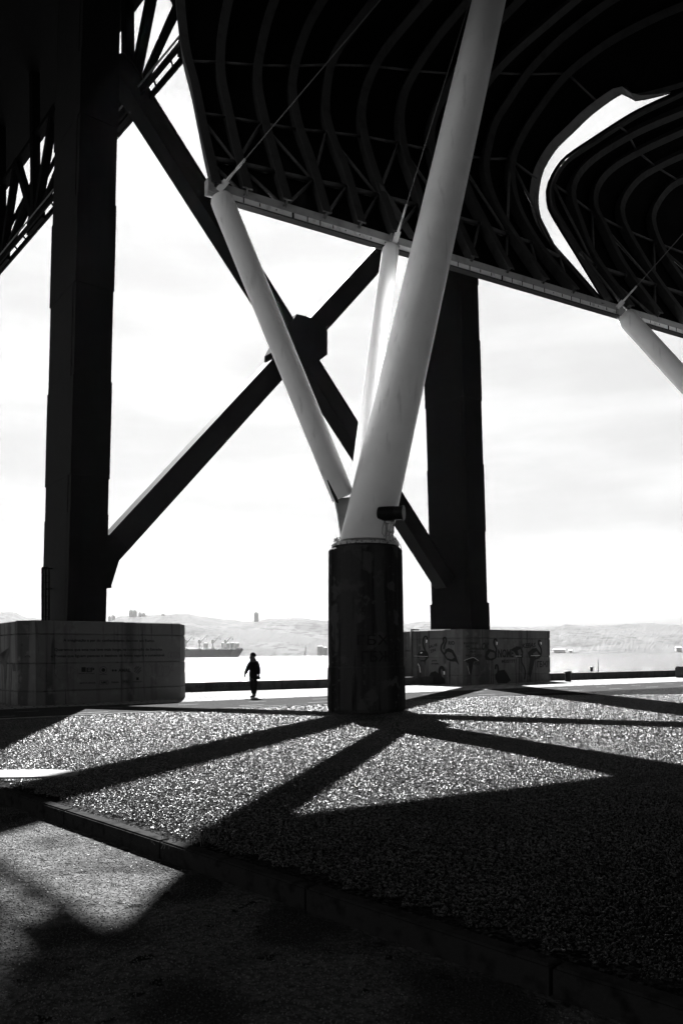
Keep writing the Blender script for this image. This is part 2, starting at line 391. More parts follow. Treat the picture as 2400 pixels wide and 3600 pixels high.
def hills(name, prof, Y0, Y1, nx, seed, amp):
    """prof: ridge line as pixels (x, y); rows run from the shore Y0 up to the ridge at Y1"""
    bm = BM(); rows = []
    x0, x1 = prof[0][0], prof[-1][0]
    ny = 26
    for j in range(ny + 1):
        v = j / ny; row = []
        for i in range(nx + 1):
            px = x0 + (x1 - x0) * i / nx
            for k in range(len(prof) - 1):
                if prof[k][0] <= px <= prof[k + 1][0]:
                    t = (px - prof[k][0]) / (prof[k + 1][0] - prof[k][0]); t = t * t * (3 - 2 * t) ; py = prof[k][1] * (1 - t) + prof[k + 1][1] * t; break
            Y = Y0 + (Y1 - Y0) * v
            top = P(px, py, Y1).z
            sh = 1 - (1 - v) ** 1.7
            X = ray(px, 2290).x * Y
            z = -2.3 + (top + 2.3) * sh
            if j > 0:
                q = Vector((X * .006, Y * .006, seed)); z += amp * 2.2 * noise.noise(q) * math.sin(math.pi * v)
                q = Vector((X * .05, Y * .05, seed)); z += amp * .35 * noise.noise(q) + amp * .18 * abs(noise.noise(q * 3.1))
                z += amp * .3 * max(0, noise.noise(Vector((X * .14, Y * .1, seed + 5))))
            row.append(bm.verts.new((X, Y, z)))
        rows.append(row)
    back = [bm.verts.new((v.co.x * 1.3, v.co.y * 1.3, -5)) for v in rows[-1]]
    rows.append(back)
    for a, b in zip(rows, rows[1:]):
        for i in range(nx): bm.faces.new((a[i], a[i + 1], b[i + 1], b[i])).smooth = False
    o = obj(name, bm, M['hill']); tag(o, kind='structure'); return o
hills('hills', [(-900, 2190), (-400, 2170), (-100, 2150), (40, 2155), (110, 2178), (300, 2200), (380, 2184), (430, 2168), (560, 2165), (660, 2163), (700, 2172), (790, 2180), (880, 2187), (960, 2178),
                (1050, 2176), (1150, 2186), (1300, 2196), (1420, 2197), (1500, 2190), (1620, 2202), (1860, 2208), (1960, 2206), (1990, 2199), (2060, 2202), (2150, 2198), (2260, 2194), (2340, 2198), (2420, 2204), (2800, 2190), (3400, 2200)], 1500, 2300, 620, 2.0, 5)

# ------------------------------------------------------------------ plinths of the bridge tower
TH = R(39); U = Vector((math.cos(TH), math.sin(TH), 0)); W = Vector((-math.sin(TH), math.cos(TH), 0)); UP = Vector((0, 0, 1))
HB = 2.94
def flat(v): return Vector((v.x, v.y, 0))
def inset(poly, d):
    out = []; n = len(poly)
    for i in range(n):
        a, b, c = poly[i - 1], poly[i], poly[(i + 1) % n]
        d1 = (b - a).normalized(); d2 = (c - b).normalized()
        n1 = Vector((-d1.y, d1.x, 0)); n2 = Vector((-d2.y, d2.x, 0))
        k = (n1 + n2); k = k / (1 + n1.dot(n2)); out.append(b + k * d)
    return out
def grooved(name, poly, parent):
    area = sum(poly[i - 1].x * poly[i].y - poly[i].x * poly[i - 1].y for i in range(len(poly)))
    if area < 0: poly = poly[::-1]
    lv = [(-.3, 0), (.470, 0), (.476, .04), (.510, .04), (.516, 0), (1.435, 0), (1.441, .04), (1.473, .04), (1.479, 0), (2.445, 0), (2.451, .04), (2.483, .04), (2.489, 0), (HB - .03, 0), (HB, .03)]
    bm = BM(); rings = []
    for z, d in lv:
        pp = inset(poly, d) if d else poly
        rings.append([bm.verts.new((p.x, p.y, z)) for p in pp])
    n = len(poly)
    for a, b in zip(rings, rings[1:]):
        for i in range(n): bm.faces.new((a[i], a[(i + 1) % n], b[(i + 1) % n], b[i]))
    bm.faces.new(rings[-1]); bm.faces.new(rings[0][::-1])
    return obj(name, bm, M['plinth'], parent)
pA, pB, pC, pD = [flat(PZ(x, y, HB)) for x, y in ((125, 2180), (635, 2191.5), (650, 2195), (62, 2181.5))]
left_plinth = empty('concrete_plinth', pA, 'left concrete plinth under the tower leg, painted with Portuguese sentences and company logos', 'plinth', 'plinths of the bridge tower')
grooved('block', [pD, pA, pB, pC, pC + W * 13, pD + W * 13], left_plinth)
qE, qF = [flat(PZ(x, y, HB)) for x, y in ((1624, 2211), (1931, 2217.5))]
right_plinth = empty('concrete_plinth', qE, 'right concrete plinth under the tower leg, covered with flamingo murals and scrawled graffiti', 'plinth', 'plinths of the bridge tower')
grooved('block', [qE, qF, qF + W * 8, qE + W * 8], right_plinth)
# pipe down the left flank of the right plinth
bm = BM(); pp = qE + W * ((PV(1449, 2300, qE, W) - qE).dot(W)); nn = Vector((-W.y, W.x, 0)); nn = -nn if nn.y > 0 else nn
tube(bm, flat(pp) + nn * .08 + UP * 0, flat(pp) + nn * .08 + UP * 3.0, .05, n=10); tube(bm, flat(pp) + nn * .08 + UP * 3.0, flat(pp) + nn * -.5 + UP * 3.02, .05, n=10)
obj('drain_pipe', bm, M['plinth'], right_plinth)

# --- painted writing and murals lie on the plinth faces
def plane_pt(p0, d, x, y, off):
    n = Vector((-d.y, d.x, 0)); n = -n if n.y > 0 else n
    return PV(x, y, p0, d) + n * off
def face_text(parent, p0, d, s, x0, x1, yc, hpx, m='paint', off=.006, name='lettering', slant=0.0, rot=0.0):
    """text from pixel x0 to x1, centred on row yc, cap height hpx pixels"""
    cu = bpy.data.curves.new('t', 'FONT'); cu.body = s; cu.shear = slant; cu.offset = 0.03; cu.resolution_u = 3
    tmp = bpy.data.objects.new('t', cu); COL.objects.link(tmp)
    dg = bpy.context.evaluated_depsgraph_get(); dg.update(); me = bpy.data.meshes.new_from_object(tmp.evaluated_get(dg))
    bpy.data.objects.remove(tmp); bpy.data.curves.remove(cu)
    xs = [v.co.x for v in me.vertices]; ys = [v.co.y for v in me.vertices]
    if not xs: return
    a = plane_pt(p0, d, x0, yc, off); b = plane_pt(p0, d, x1, yc, off)
    c = (a + b) / 2; wdt = (flat(b) - flat(a)).length; yd = c.y
    hh = hpx / F * yd; ex = (flat(b) - flat(a)).normalized()
    mx, my = (min(xs) + max(xs)) / 2, .35
    sx = wdt / (max(xs) - min(xs)); sy = hh / .70
    for v in me.vertices:
        lx = (v.co.x - mx) * sx; ly = (v.co.y - my) * sy
        lx, ly = lx * math.cos(rot) - ly * math.sin(rot), lx * math.sin(rot) + ly * math.cos(rot)
        v.co = c + ex * lx + UP * ly
    for f in me.polygons: f.material_index = 0
    me.materials.clear(); return link(name, me, M[m], parent)
def face_poly(parent, p0, d, polys, strokes, m, conv, off=.006, name='mural'):
    bm = BM()
    for q, poly in enumerate(polys):
        bm.faces.new([bm.verts.new(plane_pt(p0, d, *conv(x, y), off + .0015 * (q % 3))) for x, y in poly])
    bmesh.ops.triangulate(bm, faces=bm.faces[:])
    for q, (pts, w) in enumerate(strokes):
        # smooth the stroke, then ribbon
        sm = []
        for i in range(len(pts) - 1):
            p_0 = pts[max(i - 1, 0)]; p1 = pts[i]; p2 = pts[i + 1]; p3 = pts[min(i + 2, len(pts) - 1)]
            for k in range(5):
                t = k / 5
                sm.append(tuple(.5 * ((2 * p1[c]) + (-p_0[c] + p2[c]) * t + (2 * p_0[c] - 5 * p1[c] + 4 * p2[c] - p3[c]) * t * t + (-p_0[c] + 3 * p1[c] - 3 * p2[c] + p3[c]) * t ** 3) for c in (0, 1)))
        sm.append(pts[-1]); Lf = []; Rt = []
        for i, p in enumerate(sm):
            a = sm[max(i - 1, 0)]; b = sm[min(i + 1, len(sm) - 1)]; dx, dy = b[0] - a[0], b[1] - a[1]; ln = math.hypot(dx, dy) or 1
            nx_, ny_ = -dy / ln * w / 2, dx / ln * w / 2
            o_ = off + .004 + .0007 * (q % 5)
            Lf.append(bm.verts.new(plane_pt(p0, d, *conv(p[0] + nx_, p[1] + ny_), o_))); Rt.append(bm.verts.new(plane_pt(p0, d, *conv(p[0] - nx_, p[1] - ny_), o_)))
        for i in range(len(sm) - 1): bm.faces.new((Lf[i], Lf[i + 1], Rt[i + 1], Rt[i]))
    me = bpy.data.meshes.new(name); bm.to_mesh(me); bm.free(); return link(name, me, M[m], parent)
dL = (pB - pA).normalized()
cl = lambda x, y: (x / 2.24, 2150 + y / 2.24)
def LT(s, x0, x1, y, h, **k):
    a = cl(x0, y); b = cl(x1, y); return face_text(left_plinth, pA, dL, s, a[0], b[0], a[1], h / 2.24, **k)
LT('A imaginação a par do conhecimento deu-nos um Rumo.', 500, 1218, 227, 20)
LT('Queremos que este nos leve mais longe, na construção de Estradas', 430, 1278, 298, 20)
LT('e Pontes que liguem pessoas e destinos de forma segura e sustentável.', 402, 1300, 346, 20)
LT('EP', 683, 745, 459, 34); LT('AMAL', 932, 1028, 462, 26); LT('Estradas de Portugal', 622, 745, 487, 7)
LT('MOTA-ENGIL', 630, 757, 562, 12); LT('AMG', 795, 848, 558, 20); LT('Unicre', 878, 935, 555, 16); LT('PERI', 970, 1014, 553, 20); LT('FUNDAÇÃO', 1047, 1122, 552, 9)
circ = lambda cx_, cy_, r, n=20: [(cx_ + r * math.cos(2 * math.pi * i / n), cy_ + r * math.sin(2 * math.pi * i / n)) for i in range(n + 1)]
face_poly(left_plinth, pA, dL, [[(643, 438), (677, 438), (677, 476), (643, 476)], [(1074, 518), (1094, 518), (1094, 540), (1074, 540)], circ(815, 460, 15)[:-1], circ(890, 464, 9)[:-1], circ(912, 464, 9)[:-1]],
          [(circ(815, 460, 27), 3), ([(785, 497), (845, 497)], 3), ([(1058, 474), (1095, 432)], 6), ([(1070, 482), (1110, 440)], 6), ([(1058, 455), (1080, 432)], 6), ([(1083, 488), (1110, 460)], 6),
           ([(790, 543), (850, 543), (850, 573), (790, 573), (790, 543)], 2), ([(966, 540), (1018, 540), (1018, 568), (966, 568), (966, 540)], 2)], 'paint', cl, name='logo_row')
# throw-up graffiti outlines
def squig(x0, x1, yc, h, n, seed):
    rnd = random.Random(seed); out = []
    for k in range(n):
        cx_ = x0 + (x1 - x0) * (k + .5) / n; r = (x1 - x0) / n * .62; st = rnd.random() * 6
        pts = []
        for i in range(13):
            an = st + 2 * math.pi * i / 12 * rnd.choice((.9, 1, 1.1)); rr = .75 + .5 * rnd.random()
            pts.append((cx_ + r * rr * math.cos(an), yc + h * .5 * rr * math.sin(an)))
        out.append((pts, 2.2))
    return out
face_poly(left_plinth, pA, dL, [], squig(325, 610, 485, 110, 5, 1) + squig(1150, 1330, 462, 100, 4, 2) + squig(1325, 1415, 342, 50, 4, 3) + [(circ(225, 430, 9), 2), (circ(172, 262, 8), 3), ([(190, 368), (215, 345), (240, 358), (195, 352)], 4), ([(1345, 420), (1362, 412), (1355, 440), (1362, 465), (1345, 460), (1352, 435)], 3)], 'paint_mid', cl, name='graffiti')
# bird wing painted on the far-left flank
face_poly(left_plinth, pD, W, [[(0, 335), (18, 350), (34, 378), (48, 330), (66, 290), (76, 278), (76, 310), (66, 365), (60, 400), (56, 520), (46, 605), (36, 560), (34, 440), (18, 405), (0, 395)],
          [(98, 408), (124, 408), (130, 470), (104, 470)]], [], 'paint', cl, name='mural')

cr = lambda x, y: (1400 + x / 2.6133, 2180 + y / 2.6133)
dR = (qF - qE).normalized()
def bird(face, poly, strokes): face_poly(right_plinth, qE, face, [poly], strokes, 'paint', cr, name='flamingo_mural')
bird(W, [(165, 335), (185, 295), (215, 278), (250, 285), (275, 310), (275, 345), (245, 380), (210, 380), (185, 350)],
     [([(262, 195), (265, 165), (250, 148), (232, 165), (225, 210), (235, 260), (265, 305)], 14), ([(222, 378), (222, 590)], 5), ([(233, 378), (234, 590)], 5)])
bird(W, [(415, 320), (430, 270), (460, 255), (500, 275), (530, 330), (556, 415), (528, 382), (480, 380), (445, 365)],
     [([(415, 265), (428, 225), (440, 190), (430, 160), (412, 170), (415, 200), (395, 235), (395, 280), (430, 325)], 15), ([(464, 380), (470, 590)], 5), ([(476, 380), (472, 590)], 5)])
bird(W, [(255, 560), (300, 480), (340, 468), (380, 500), (425, 540), (430, 580), (380, 592), (270, 592)], [([(392, 530), (378, 475), (385, 440), (403, 432), (418, 462)], 24)])
face_poly(right_plinth, qE, W, [[(255, 180), (266, 182), (263, 204), (252, 212)], [(414, 468), (428, 475), (426, 500), (416, 500)], [(200, 300), (215, 292), (222, 300), (208, 308)]], [([(180, 400), (195, 430), (200, 470), (205, 480)], 6), ([(145, 330), (270, 334)], 2), ([(150, 86), (480, 84)], 3)], 'paint_pale', cr, off=.016, name='mural')
face_poly(right_plinth, qE, W, [[(430, 320), (450, 290), (490, 300), (515, 345), (490, 360), (450, 350)], [(185, 345), (215, 335), (255, 345), (240, 368), (205, 368)]], squig(522, 570, 252, 80, 2, 5) + squig(70, 118, 440, 100, 2, 6) + squig(150, 200, 400, 80, 1, 7) + squig(520, 555, 480, 70, 1, 9), 'paint_mid', cr, off=.016, name='mural')
bird(dR, [(790, 340), (800, 290), (830, 265), (870, 275), (905, 310), (895, 350), (860, 372), (800, 365)], [([(892, 300), (896, 265), (878, 225), (875, 190), (888, 174), (904, 190)], 15), ([(852, 368), (850, 590)], 5), ([(863, 368), (867, 590)], 5)])
bird(dR, [(1030, 270), (1080, 240), (1120, 245), (1145, 290), (1140, 345), (1090, 345), (1065, 300)], [([(1125, 335), (1130, 390), (1150, 430), (1162, 480), (1155, 545)], 12), ([(1085, 345), (1074, 420), (1080, 590)], 5), ([(1106, 345), (1100, 590)], 5)])
bird(dR, [(1183, 300), (1225, 262), (1265, 256), (1315, 320), (1290, 355), (1250, 365), (1228, 450), (1210, 532), (1190, 500), (1195, 440), (1205, 360)], [([(1310, 312), (1306, 262), (1284, 220), (1288, 186), (1304, 198)], 13), ([(1256, 362), (1258, 590)], 5)])
bird(dR, [(885, 500), (920, 465), (970, 455), (1000, 500), (1030, 555), (990, 582), (910, 582), (888, 540)], [([(905, 505), (913, 462), (905, 415), (890, 420), (888, 452)], 17)])
bird(dR, [(600, 370), (650, 350), (690, 345), (732, 372), (690, 382), (664, 505), (640, 400)], [])
face_poly(right_plinth, qE, dR, [[(895, 198), (908, 205), (902, 230), (896, 228)], [(1298, 198), (1312, 205), (1310, 228), (1302, 220)]],
          [([(600, 372), (650, 352), (690, 346), (732, 374)], 3), ([(630, 420), (650, 500)], 2), ([(1070, 331), (1125, 331)], 3), ([(1210, 327), (1295, 325)], 2.5)], 'paint_pale', cr, off=.016, name='mural')
face_poly(right_plinth, qE, dR, [[(815, 330), (840, 290), (880, 300), (880, 345), (840, 355)], [(1090, 280), (1115, 265), (1130, 310), (1105, 330)], [(1230, 310), (1265, 285), (1290, 325), (1260, 345)]],
          squig(985, 1080, 220, 60, 3, 11) + squig(690, 740, 460, 70, 2, 12) + squig(790, 820, 395, 50, 1, 13), 'paint_mid', cr, off=.016, name='mural')
def RT(s, x0, x1, y, h, left=False, **k):
    a = cr(x0, y); b = cr(x1, y); return face_text(right_plinth, qE, W if left else dR, s, a[0], b[0], a[1], h / 2.6133, name='graffiti', off=.012, **k)
RT('SALVE', 276, 358, 236, 24, left=True, rot=.18); RT('ZIN', 290, 342, 280, 26, left=True, rot=.25); RT('pura', 308, 354, 370, 16, left=True); RT('poesia', 304, 368, 398, 16, left=True)
RT('RIO', 458, 515, 210, 34, left=True); RT('abo', 62, 118, 280, 16, left=True)
RT('ESCREVI', 597, 720, 213, 18); RT('SAI', 611, 655, 240, 18, slant=.2); RT('CORRENDO', 634, 764, 262, 18, slant=.2); RT('PRA', 648, 705, 291, 17, slant=.3); RT('NO CUDE', 617, 764, 325, 18)
RT('OK', 762, 832, 240, 62, slant=.3); RT('NOME', 908, 1056, 305, 70, slant=.1); RT('MUSTTT', 945, 1070, 378, 28); RT('KEBAS', 1132, 1258, 232, 40, slant=.2, rot=.05)
RT('ГБЖП', 1270, 1386, 405, 52); RT('IPOI', 690, 745, 398, 24, slant=.2)

# ------------------------------------------------------------------ bridge tower
Lc = Vector((-10.67, 30.6, 0)); Rc = Vector((6.88, 44.6, 0))
U = (Rc - Lc).normalized(); W = Vector((-U.y, U.x, 0))
tower = empty('bridge_tower', (Lc + Rc) / 2 + UP * HB, 'black riveted steel bridge tower of two tall legs joined by a giant cross of braces', 'bridge tower')
LEAN = .033; HT = 32.5
def leg_sec(c, sgn, z): return c + U * (sgn * LEAN * (z - HB)) + UP * z
def leg(c, sgn, nm):
    bm = BM()
    for (hu, hw, z0, z1) in ((.735, 1.49, HB, HT), (.755, 1.2, HB, HT), (.80 if sgn < 0 else .75, 1.57 if sgn < 0 else 1.505, HB, 4.55 if sgn < 0 else 7.2)):
        ring = []
        for z in (z0, z1):
            p = leg_sec(c, sgn, z); ring.append([bm.verts.new(p + U * (a * hu) + W * (b * hw)) for a, b in ((-1, -1), (1, -1), (1, 1), (-1, 1))])
        for i in range(4): bm.faces.new((ring[0][i], ring[0][(i + 1) % 4], ring[1][(i + 1) % 4], ring[1][i]))
        bm.faces.new(ring[1]); bm.faces.new(ring[0][::-1])
    # splice plates standing a little proud, giving the small steps along the edges
    for z0, z1 in ((8.6, 12.4), (16.0, 19.4), (22.5, 25.0)):
        ring = []
        for z in (z0, z1):
            p = leg_sec(c, sgn, z); ring.append([bm.verts.new(p + U * (a * .765) + W * (b * 1.512)) for a, b in ((-1, -1), (1, -1), (1, 1), (-1, 1))])
        for i in range(4): bm.faces.new((ring[0][i], ring[0][(i + 1) % 4], ring[1][(i + 1) % 4], ring[1][i]))
        bm.faces.new(ring[1]); bm.faces.new(ring[0][::-1])
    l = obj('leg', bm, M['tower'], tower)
    bm = BM()
    for fz in (.1, .5, .9):
        p0 = leg_sec(c, sgn, HB + .02); p1 = leg_sec(c, sgn, HT - 1)
        for k in (-.55, -.18, .18, .55):
            beam(bm, p0 + U * (k * 1.1) - W * 1.53, p1 + U * (k * 1.1) - W * 1.53, .05, .03, side=W)
        break
    for k in (-.9, -.3, .3, .9):
        beam(bm, leg_sec(c, sgn, HB + .02) + W * k - U * .80, leg_sec(c, sgn, HT - 1) + W * k - U * .80, .05, .03, side=U)
    obj('stiffener', bm, M['tower'], l)
    return l
leg(Lc, 1, 'leg'); leg(Rc, -1, 'leg')
def TP(x, y):   # pixel -> tower plane
    return PV(x, y, Lc, U)
b1a, b1b = TP(392, 1925), TP(1345, 885)
b2a, b2b = TP(1515, 1972), TP(482, 345)
d1 = (b1b - b1a).normalized(); d2 = (b2b - b2a).normalized()
b1b = b1b + d1 * 5
def brace(a, b):
    bm = BM(); beam(bm, a, b, .84, .80, side=W)
    t, x, y = axes(a, b, W)
    for s in (-1, 1): beam(bm, a + x * s * .45 + y * 0, b + x * s * .45, .08, .90, side=W)
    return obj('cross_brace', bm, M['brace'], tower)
br1 = brace(b1a - d1 * .8, b1b); brace(b2a - d2 * 1.6, b2b + d2 * 1.5)
M['brace_lit_top'] = mat('sunlit_gull_stained_top', 0.06, 0.8, 0.0, var=[('noise', 2.0, .48, .6, .18), ('noise', 9, .55, .62, .05)])  # pale tone stands in for sunlight on the top face, plus gull stains
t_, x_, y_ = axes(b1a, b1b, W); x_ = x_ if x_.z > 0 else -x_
bm = BM(); beam(bm, b1a + d1 * .3 + x_ * .497, b1b + x_ * .497, .010, .86, side=W); obj('sunlit_top_strip', bm, M['brace_lit_top'], br1)  # added thin strip that carries the painted sunlit tone
bm = BM(); tc = TP(1040, 1205)
pts = [TP(x, y) for x, y in ((953, 1240), (1018, 1118), (1092, 1136), (1126, 1178), (1126, 1258), (1060, 1310), (985, 1290), (953, 1285))]
va = [bm.verts.new(p - W * .58) for p in pts]; vb = [bm.verts.new(p + W * .58) for p in pts]
bm.faces.new(va); bm.faces.new(vb[::-1])
for i in range(len(pts)): bm.faces.new((va[i], vb[i], vb[(i + 1) % len(pts)], va[(i + 1) % len(pts)]))
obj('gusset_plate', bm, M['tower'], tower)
for pts in ([(340, 1880), (392, 1895), (430, 1930), (401, 1975), (374, 2062), (374, 2070), (340, 2070)],):
    bm = BM(); pp = [TP(x, y) for x, y in pts]
    va = [bm.verts.new(p - W * .56) for p in pp]; vb = [bm.verts.new(p + W * .56) for p in pp]
    bm.faces.new(va); bm.faces.new(vb[::-1])
    for i in range(len(pp)): bm.faces.new((va[i], vb[i], vb[(i + 1) % len(pp)], va[(i + 1) % len(pp)]))
    obj('gusset_plate', bm, M['tower'], tower)
# caged ladder on the left leg
bm = BM(); y0 = 29.8
for x in (150, 162, 173):
    tube(bm, P(x, 2184, y0), P(x, 1996, y0), .03, n=8)
for y in range(2000, 2180, 24): tube(bm, P(150, y, y0), P(173, y, y0), .02, n=6)
tube(bm, P(149, 1997, y0), P(168, 1994, y0), .04, n=8); tube(bm, P(150, 1997, y0), P(150, 2184, y0), .045, n=8)
for y in (1999, 2070): tube(bm, P(162, y, y0), P(185, y, y0 + .6), .02, n=6)
obj('access_ladder', bm, M['tower'], tower)

# ------------------------------------------------------------------ bridge deck (only its underside shows, upper left)
DA = R(41.2); DU = Vector((math.cos(DA), math.sin(DA), 0)); DW = Vector((-math.sin(DA), math.cos(DA), 0))
dk = TP(497, 350); dk0 = dk - W * 0
deck = empty('bridge_deck', dk, 'dark steel truss bridge deck crossing overhead at the upper left', 'bridge')
def dpt(s, h, u=0.0): return dk + DW * s + UP * h + DU * u
bm = BM()
for u_ in (-.21, .21): beam(bm, dpt(-60, 0, u_), dpt(420, 0, u_), .10, .26)
for i in range(-30, 150): beam(bm, dpt(i * 1.4, 0, -.16), dpt(i * 1.4 + .35, 0, .16), .06, .08)
obj('bottom_chord', bm, M['deck'], deck)
bm = BM(); beam(bm, dpt(-60, .16, -.34), dpt(420, .16, -.34), .05, .05); obj('handrail', bm, M['bolt'], deck)
bm = BM(); beam(bm, dpt(-60, 9.5), dpt(420, 9.5), .6, .6); obj('top_chord', bm, M['deck'], deck)
bay = 5.6
nt_ = 0
for i in range(-5, 18):
    s = i * bay + 1.2
    bm = BM(); beam(bm, dpt(s, 0), dpt(s, 9.5), .42, .42, side=DU); obj('truss_post', bm, M['deck'], deck)
    bm = BM(); beam(bm, dpt(s, 0), dpt(s + bay * (.5), 4.75), .38, .36, side=DU); beam(bm, dpt(s + bay, 0), dpt(s + bay * .5, 4.75), .38, .36, side=DU)
    beam(bm, dpt(s, 4.75), dpt(s + bay, 4.75), .22, .26, side=DU); beam(bm, dpt(s + bay, .1, .05), dpt(s, 2.7, .05), .34, .22, side=DU); obj('truss_diagonal', bm, M['deck'], deck)
    bm = BM(); beam(bm, dpt(s, .2), dpt(s, 8.0, 3.4), .22, .3, side=DW); obj('floor_bracket', bm, M['deck'], deck)
    bm = BM(); c = dpt(s, .1)
    prism_pts = [c + DW * a_ + UP * b_ for a_, b_ in ((-1.15, -.25), (1.15, -.25), (1.15, .25), (.55, 1.15), (-.55, 1.15), (-1.15, .25))]; va = [bm.verts.new(p - DU * .1) for p in prism_pts]; vb = [bm.verts.new(p + DU * .1) for p in prism_pts]; bm.faces.new(va); bm.faces.new(vb[::-1]); [bm.faces.new((va[k], vb[k], vb[(k + 1) % 6], va[(k + 1) % 6])) for k in range(6)]; obj('gusset_plate', bm, M['deck'], deck)
bm = BM()
c0, c1 = dpt(-60, 8.2, 2.3), dpt(420, 8.2, 2.3)
vs_ = [c0, c1, c1 - DU * 17, c0 - DU * 17]
prism(bm, [flat(v) for v in vs_], c0.z, c0.z + 1.6); obj('road_slab', bm, M['deck'], deck)

# ------------------------------------------------------------------ canopy 1 and 2
ZE = 15.0
E0 = PZ(768, 676, ZE); E3 = PZ(2185, 1101, ZE); ed = (E3 - E0).normalized()
RIBS = [
 [(752, 668), (727, 560), (708, 470), (680, 330), (650, 210), (636, 100), (630, 0), (628, -70)],
 [(861, 690), (823, 542), (791, 395), (769, 287), (767, 191), (778, 100), (800, 0), (822, -70)],
 [(999, 728), (957, 574), (919, 434), (897, 319), (897, 242), (912, 159), (938, 64), (990, -70)],
 [(1136, 770), (1085, 587), (1040, 459), (1018, 332), (1024, 255), (1040, 191), (1072, 108), (1110, 38), (1180, -70)],
 [(1257, 803), (1206, 625), (1161, 510), (1136, 415), (1139, 319), (1155, 236), (1193, 159), (1263, 64), (1370, -70)],
 [(1378, 838), (1321, 670), (1282, 548), (1260, 434), (1270, 338), (1308, 236), (1365, 147), (1455, 38), (1550, -70)],
 [(1515, 880), (1448, 670), (1410, 555), (1394, 440), (1405, 350), (1429, 287), (1474, 210), (1531, 128), (1595, 51), (1700, -70)],
 [(1650, 920), (1570, 740), (1518, 600), (1500, 497), (1512, 420), (1544, 345), (1600, 242), (1680, 140), (1780, 40), (1880, -60)],
 [(1775, 960), (1690, 800), (1630, 680), (1597, 560), (1606, 470), (1640, 385), (1710, 275), (1800, 175), (1920, 70), (2080, -60)],
 [(1900, 998), (1808, 867), (1744, 765), (1706, 676), (1693, 593), (1703, 529), (1725, 446), (1764, 376), (1846, 255), (1960, 140), (2120, 20), (2240, -50)],
 [(2005, 1032), (1910, 918), (1846, 823), (1802, 733), (1783, 638), (1789, 561), (1821, 485), (1878, 395), (1974, 275), (2110, 170), (2300, 70), (2480, 0)],
 [(2122, 1056), (2016, 935), (1952, 863), (1928, 828), (1905, 780), (1894, 729), (1893, 683), (1905, 615), (1927, 568), (1961, 519), (2016, 466), (2088, 398), (2190, 330), (2222, 356), (2320, 338), (2450, 300), (2600, 250)]]
RIBS2 = [
 [(2126, 1064), (2029, 904), (1935, 751), (1921, 704), (1919, 670), (1923, 649), (1938, 610), (1967, 566), (2001, 536), (2073, 489), (2203, 405), (2275, 367), (2360, 328), (2460, 280), (2600, 220)],
 [(2200, 1090), (2076, 918), (2020, 780), (1996, 702), (2006, 638), (2051, 574), (2133, 510), (2260, 440), (2450, 360), (2640, 280)],
 [(2300, 1115), (2180, 950), (2110, 810), (2076, 735), (2085, 660), (2140, 590), (2230, 530), (2400, 450), (2640, 350)],
 [(2400, 1140), (2290, 990), (2210, 860), (2170, 770), (2180, 700), (2240, 620), (2340, 560), (2480, 500), (2680, 420)],
 [(2510, 1165), (2400, 1020), (2320, 900), (2280, 800), (2290, 730), (2350, 650), (2450, 600), (2600, 540), (2740, 480)],
 [(2640, 1195), (2540, 1060), (2460, 940), (2420, 850), (2430, 770), (2490, 700), (2580, 650), (2700, 600), (2820, 540)]]
def catmull(pts, n):
    dn = []
    for i in range(len(pts) - 1):
        p0 = pts[max(i - 1, 0)]; p1 = pts[i]; p2 = pts[i + 1]; p3 = pts[min(i + 2, len(pts) - 1)]
        for k in range(8):
            t = k / 8
            dn.append(tuple(.5 * ((2 * p1[c]) + (-p0[c] + p2[c]) * t + (2 * p0[c] - 5 * p1[c] + 4 * p2[c] - p3[c]) * t * t + (-p0[c] + 3 * p1[c] - 3 * p2[c] + p3[c]) * t ** 3) for c in (0, 1)))
    dn.append(pts[-1])
    L_ = [0]
    for a, b in zip(dn, dn[1:]): L_.append(L_[-1] + math.hypot(b[0] - a[0], b[1] - a[1]))
    out = []; j = 0
    for i in range(n):
        s = L_[-1] * i / (n - 1)
        while j < len(L_) - 2 and L_[j + 1] < s: j += 1
        t = (s - L_[j]) / max(L_[j + 1] - L_[j], 1e-6); out.append((dn[j][0] * (1 - t) + dn[j + 1][0] * t, dn[j][1] * (1 - t) + dn[j + 1][1] * t))
    return out
NS = 44
def rib3d(px, back=0.0, ext=True):
    pts = catmull(px, NS); e = PV(*px[0], E0, ed); out = []
    for i, (x, y) in enumerate(pts):
        v = i / (NS - 1)
        dl = 2.6 * math.sin(math.pi / 2 * min(v / .55, 1))
        out.append(P(x, y, e.y + dl + back))
    if ext:  # unseen roof run-on behind the camera, shaped to block sky light
        last = out[-1]
        for k in range(1, 11):
            out.append(Vector((last.x + .5 * k, last.y - 4.6 * k, last.z + 1.6 * k - .30 * k * k)))
    return out
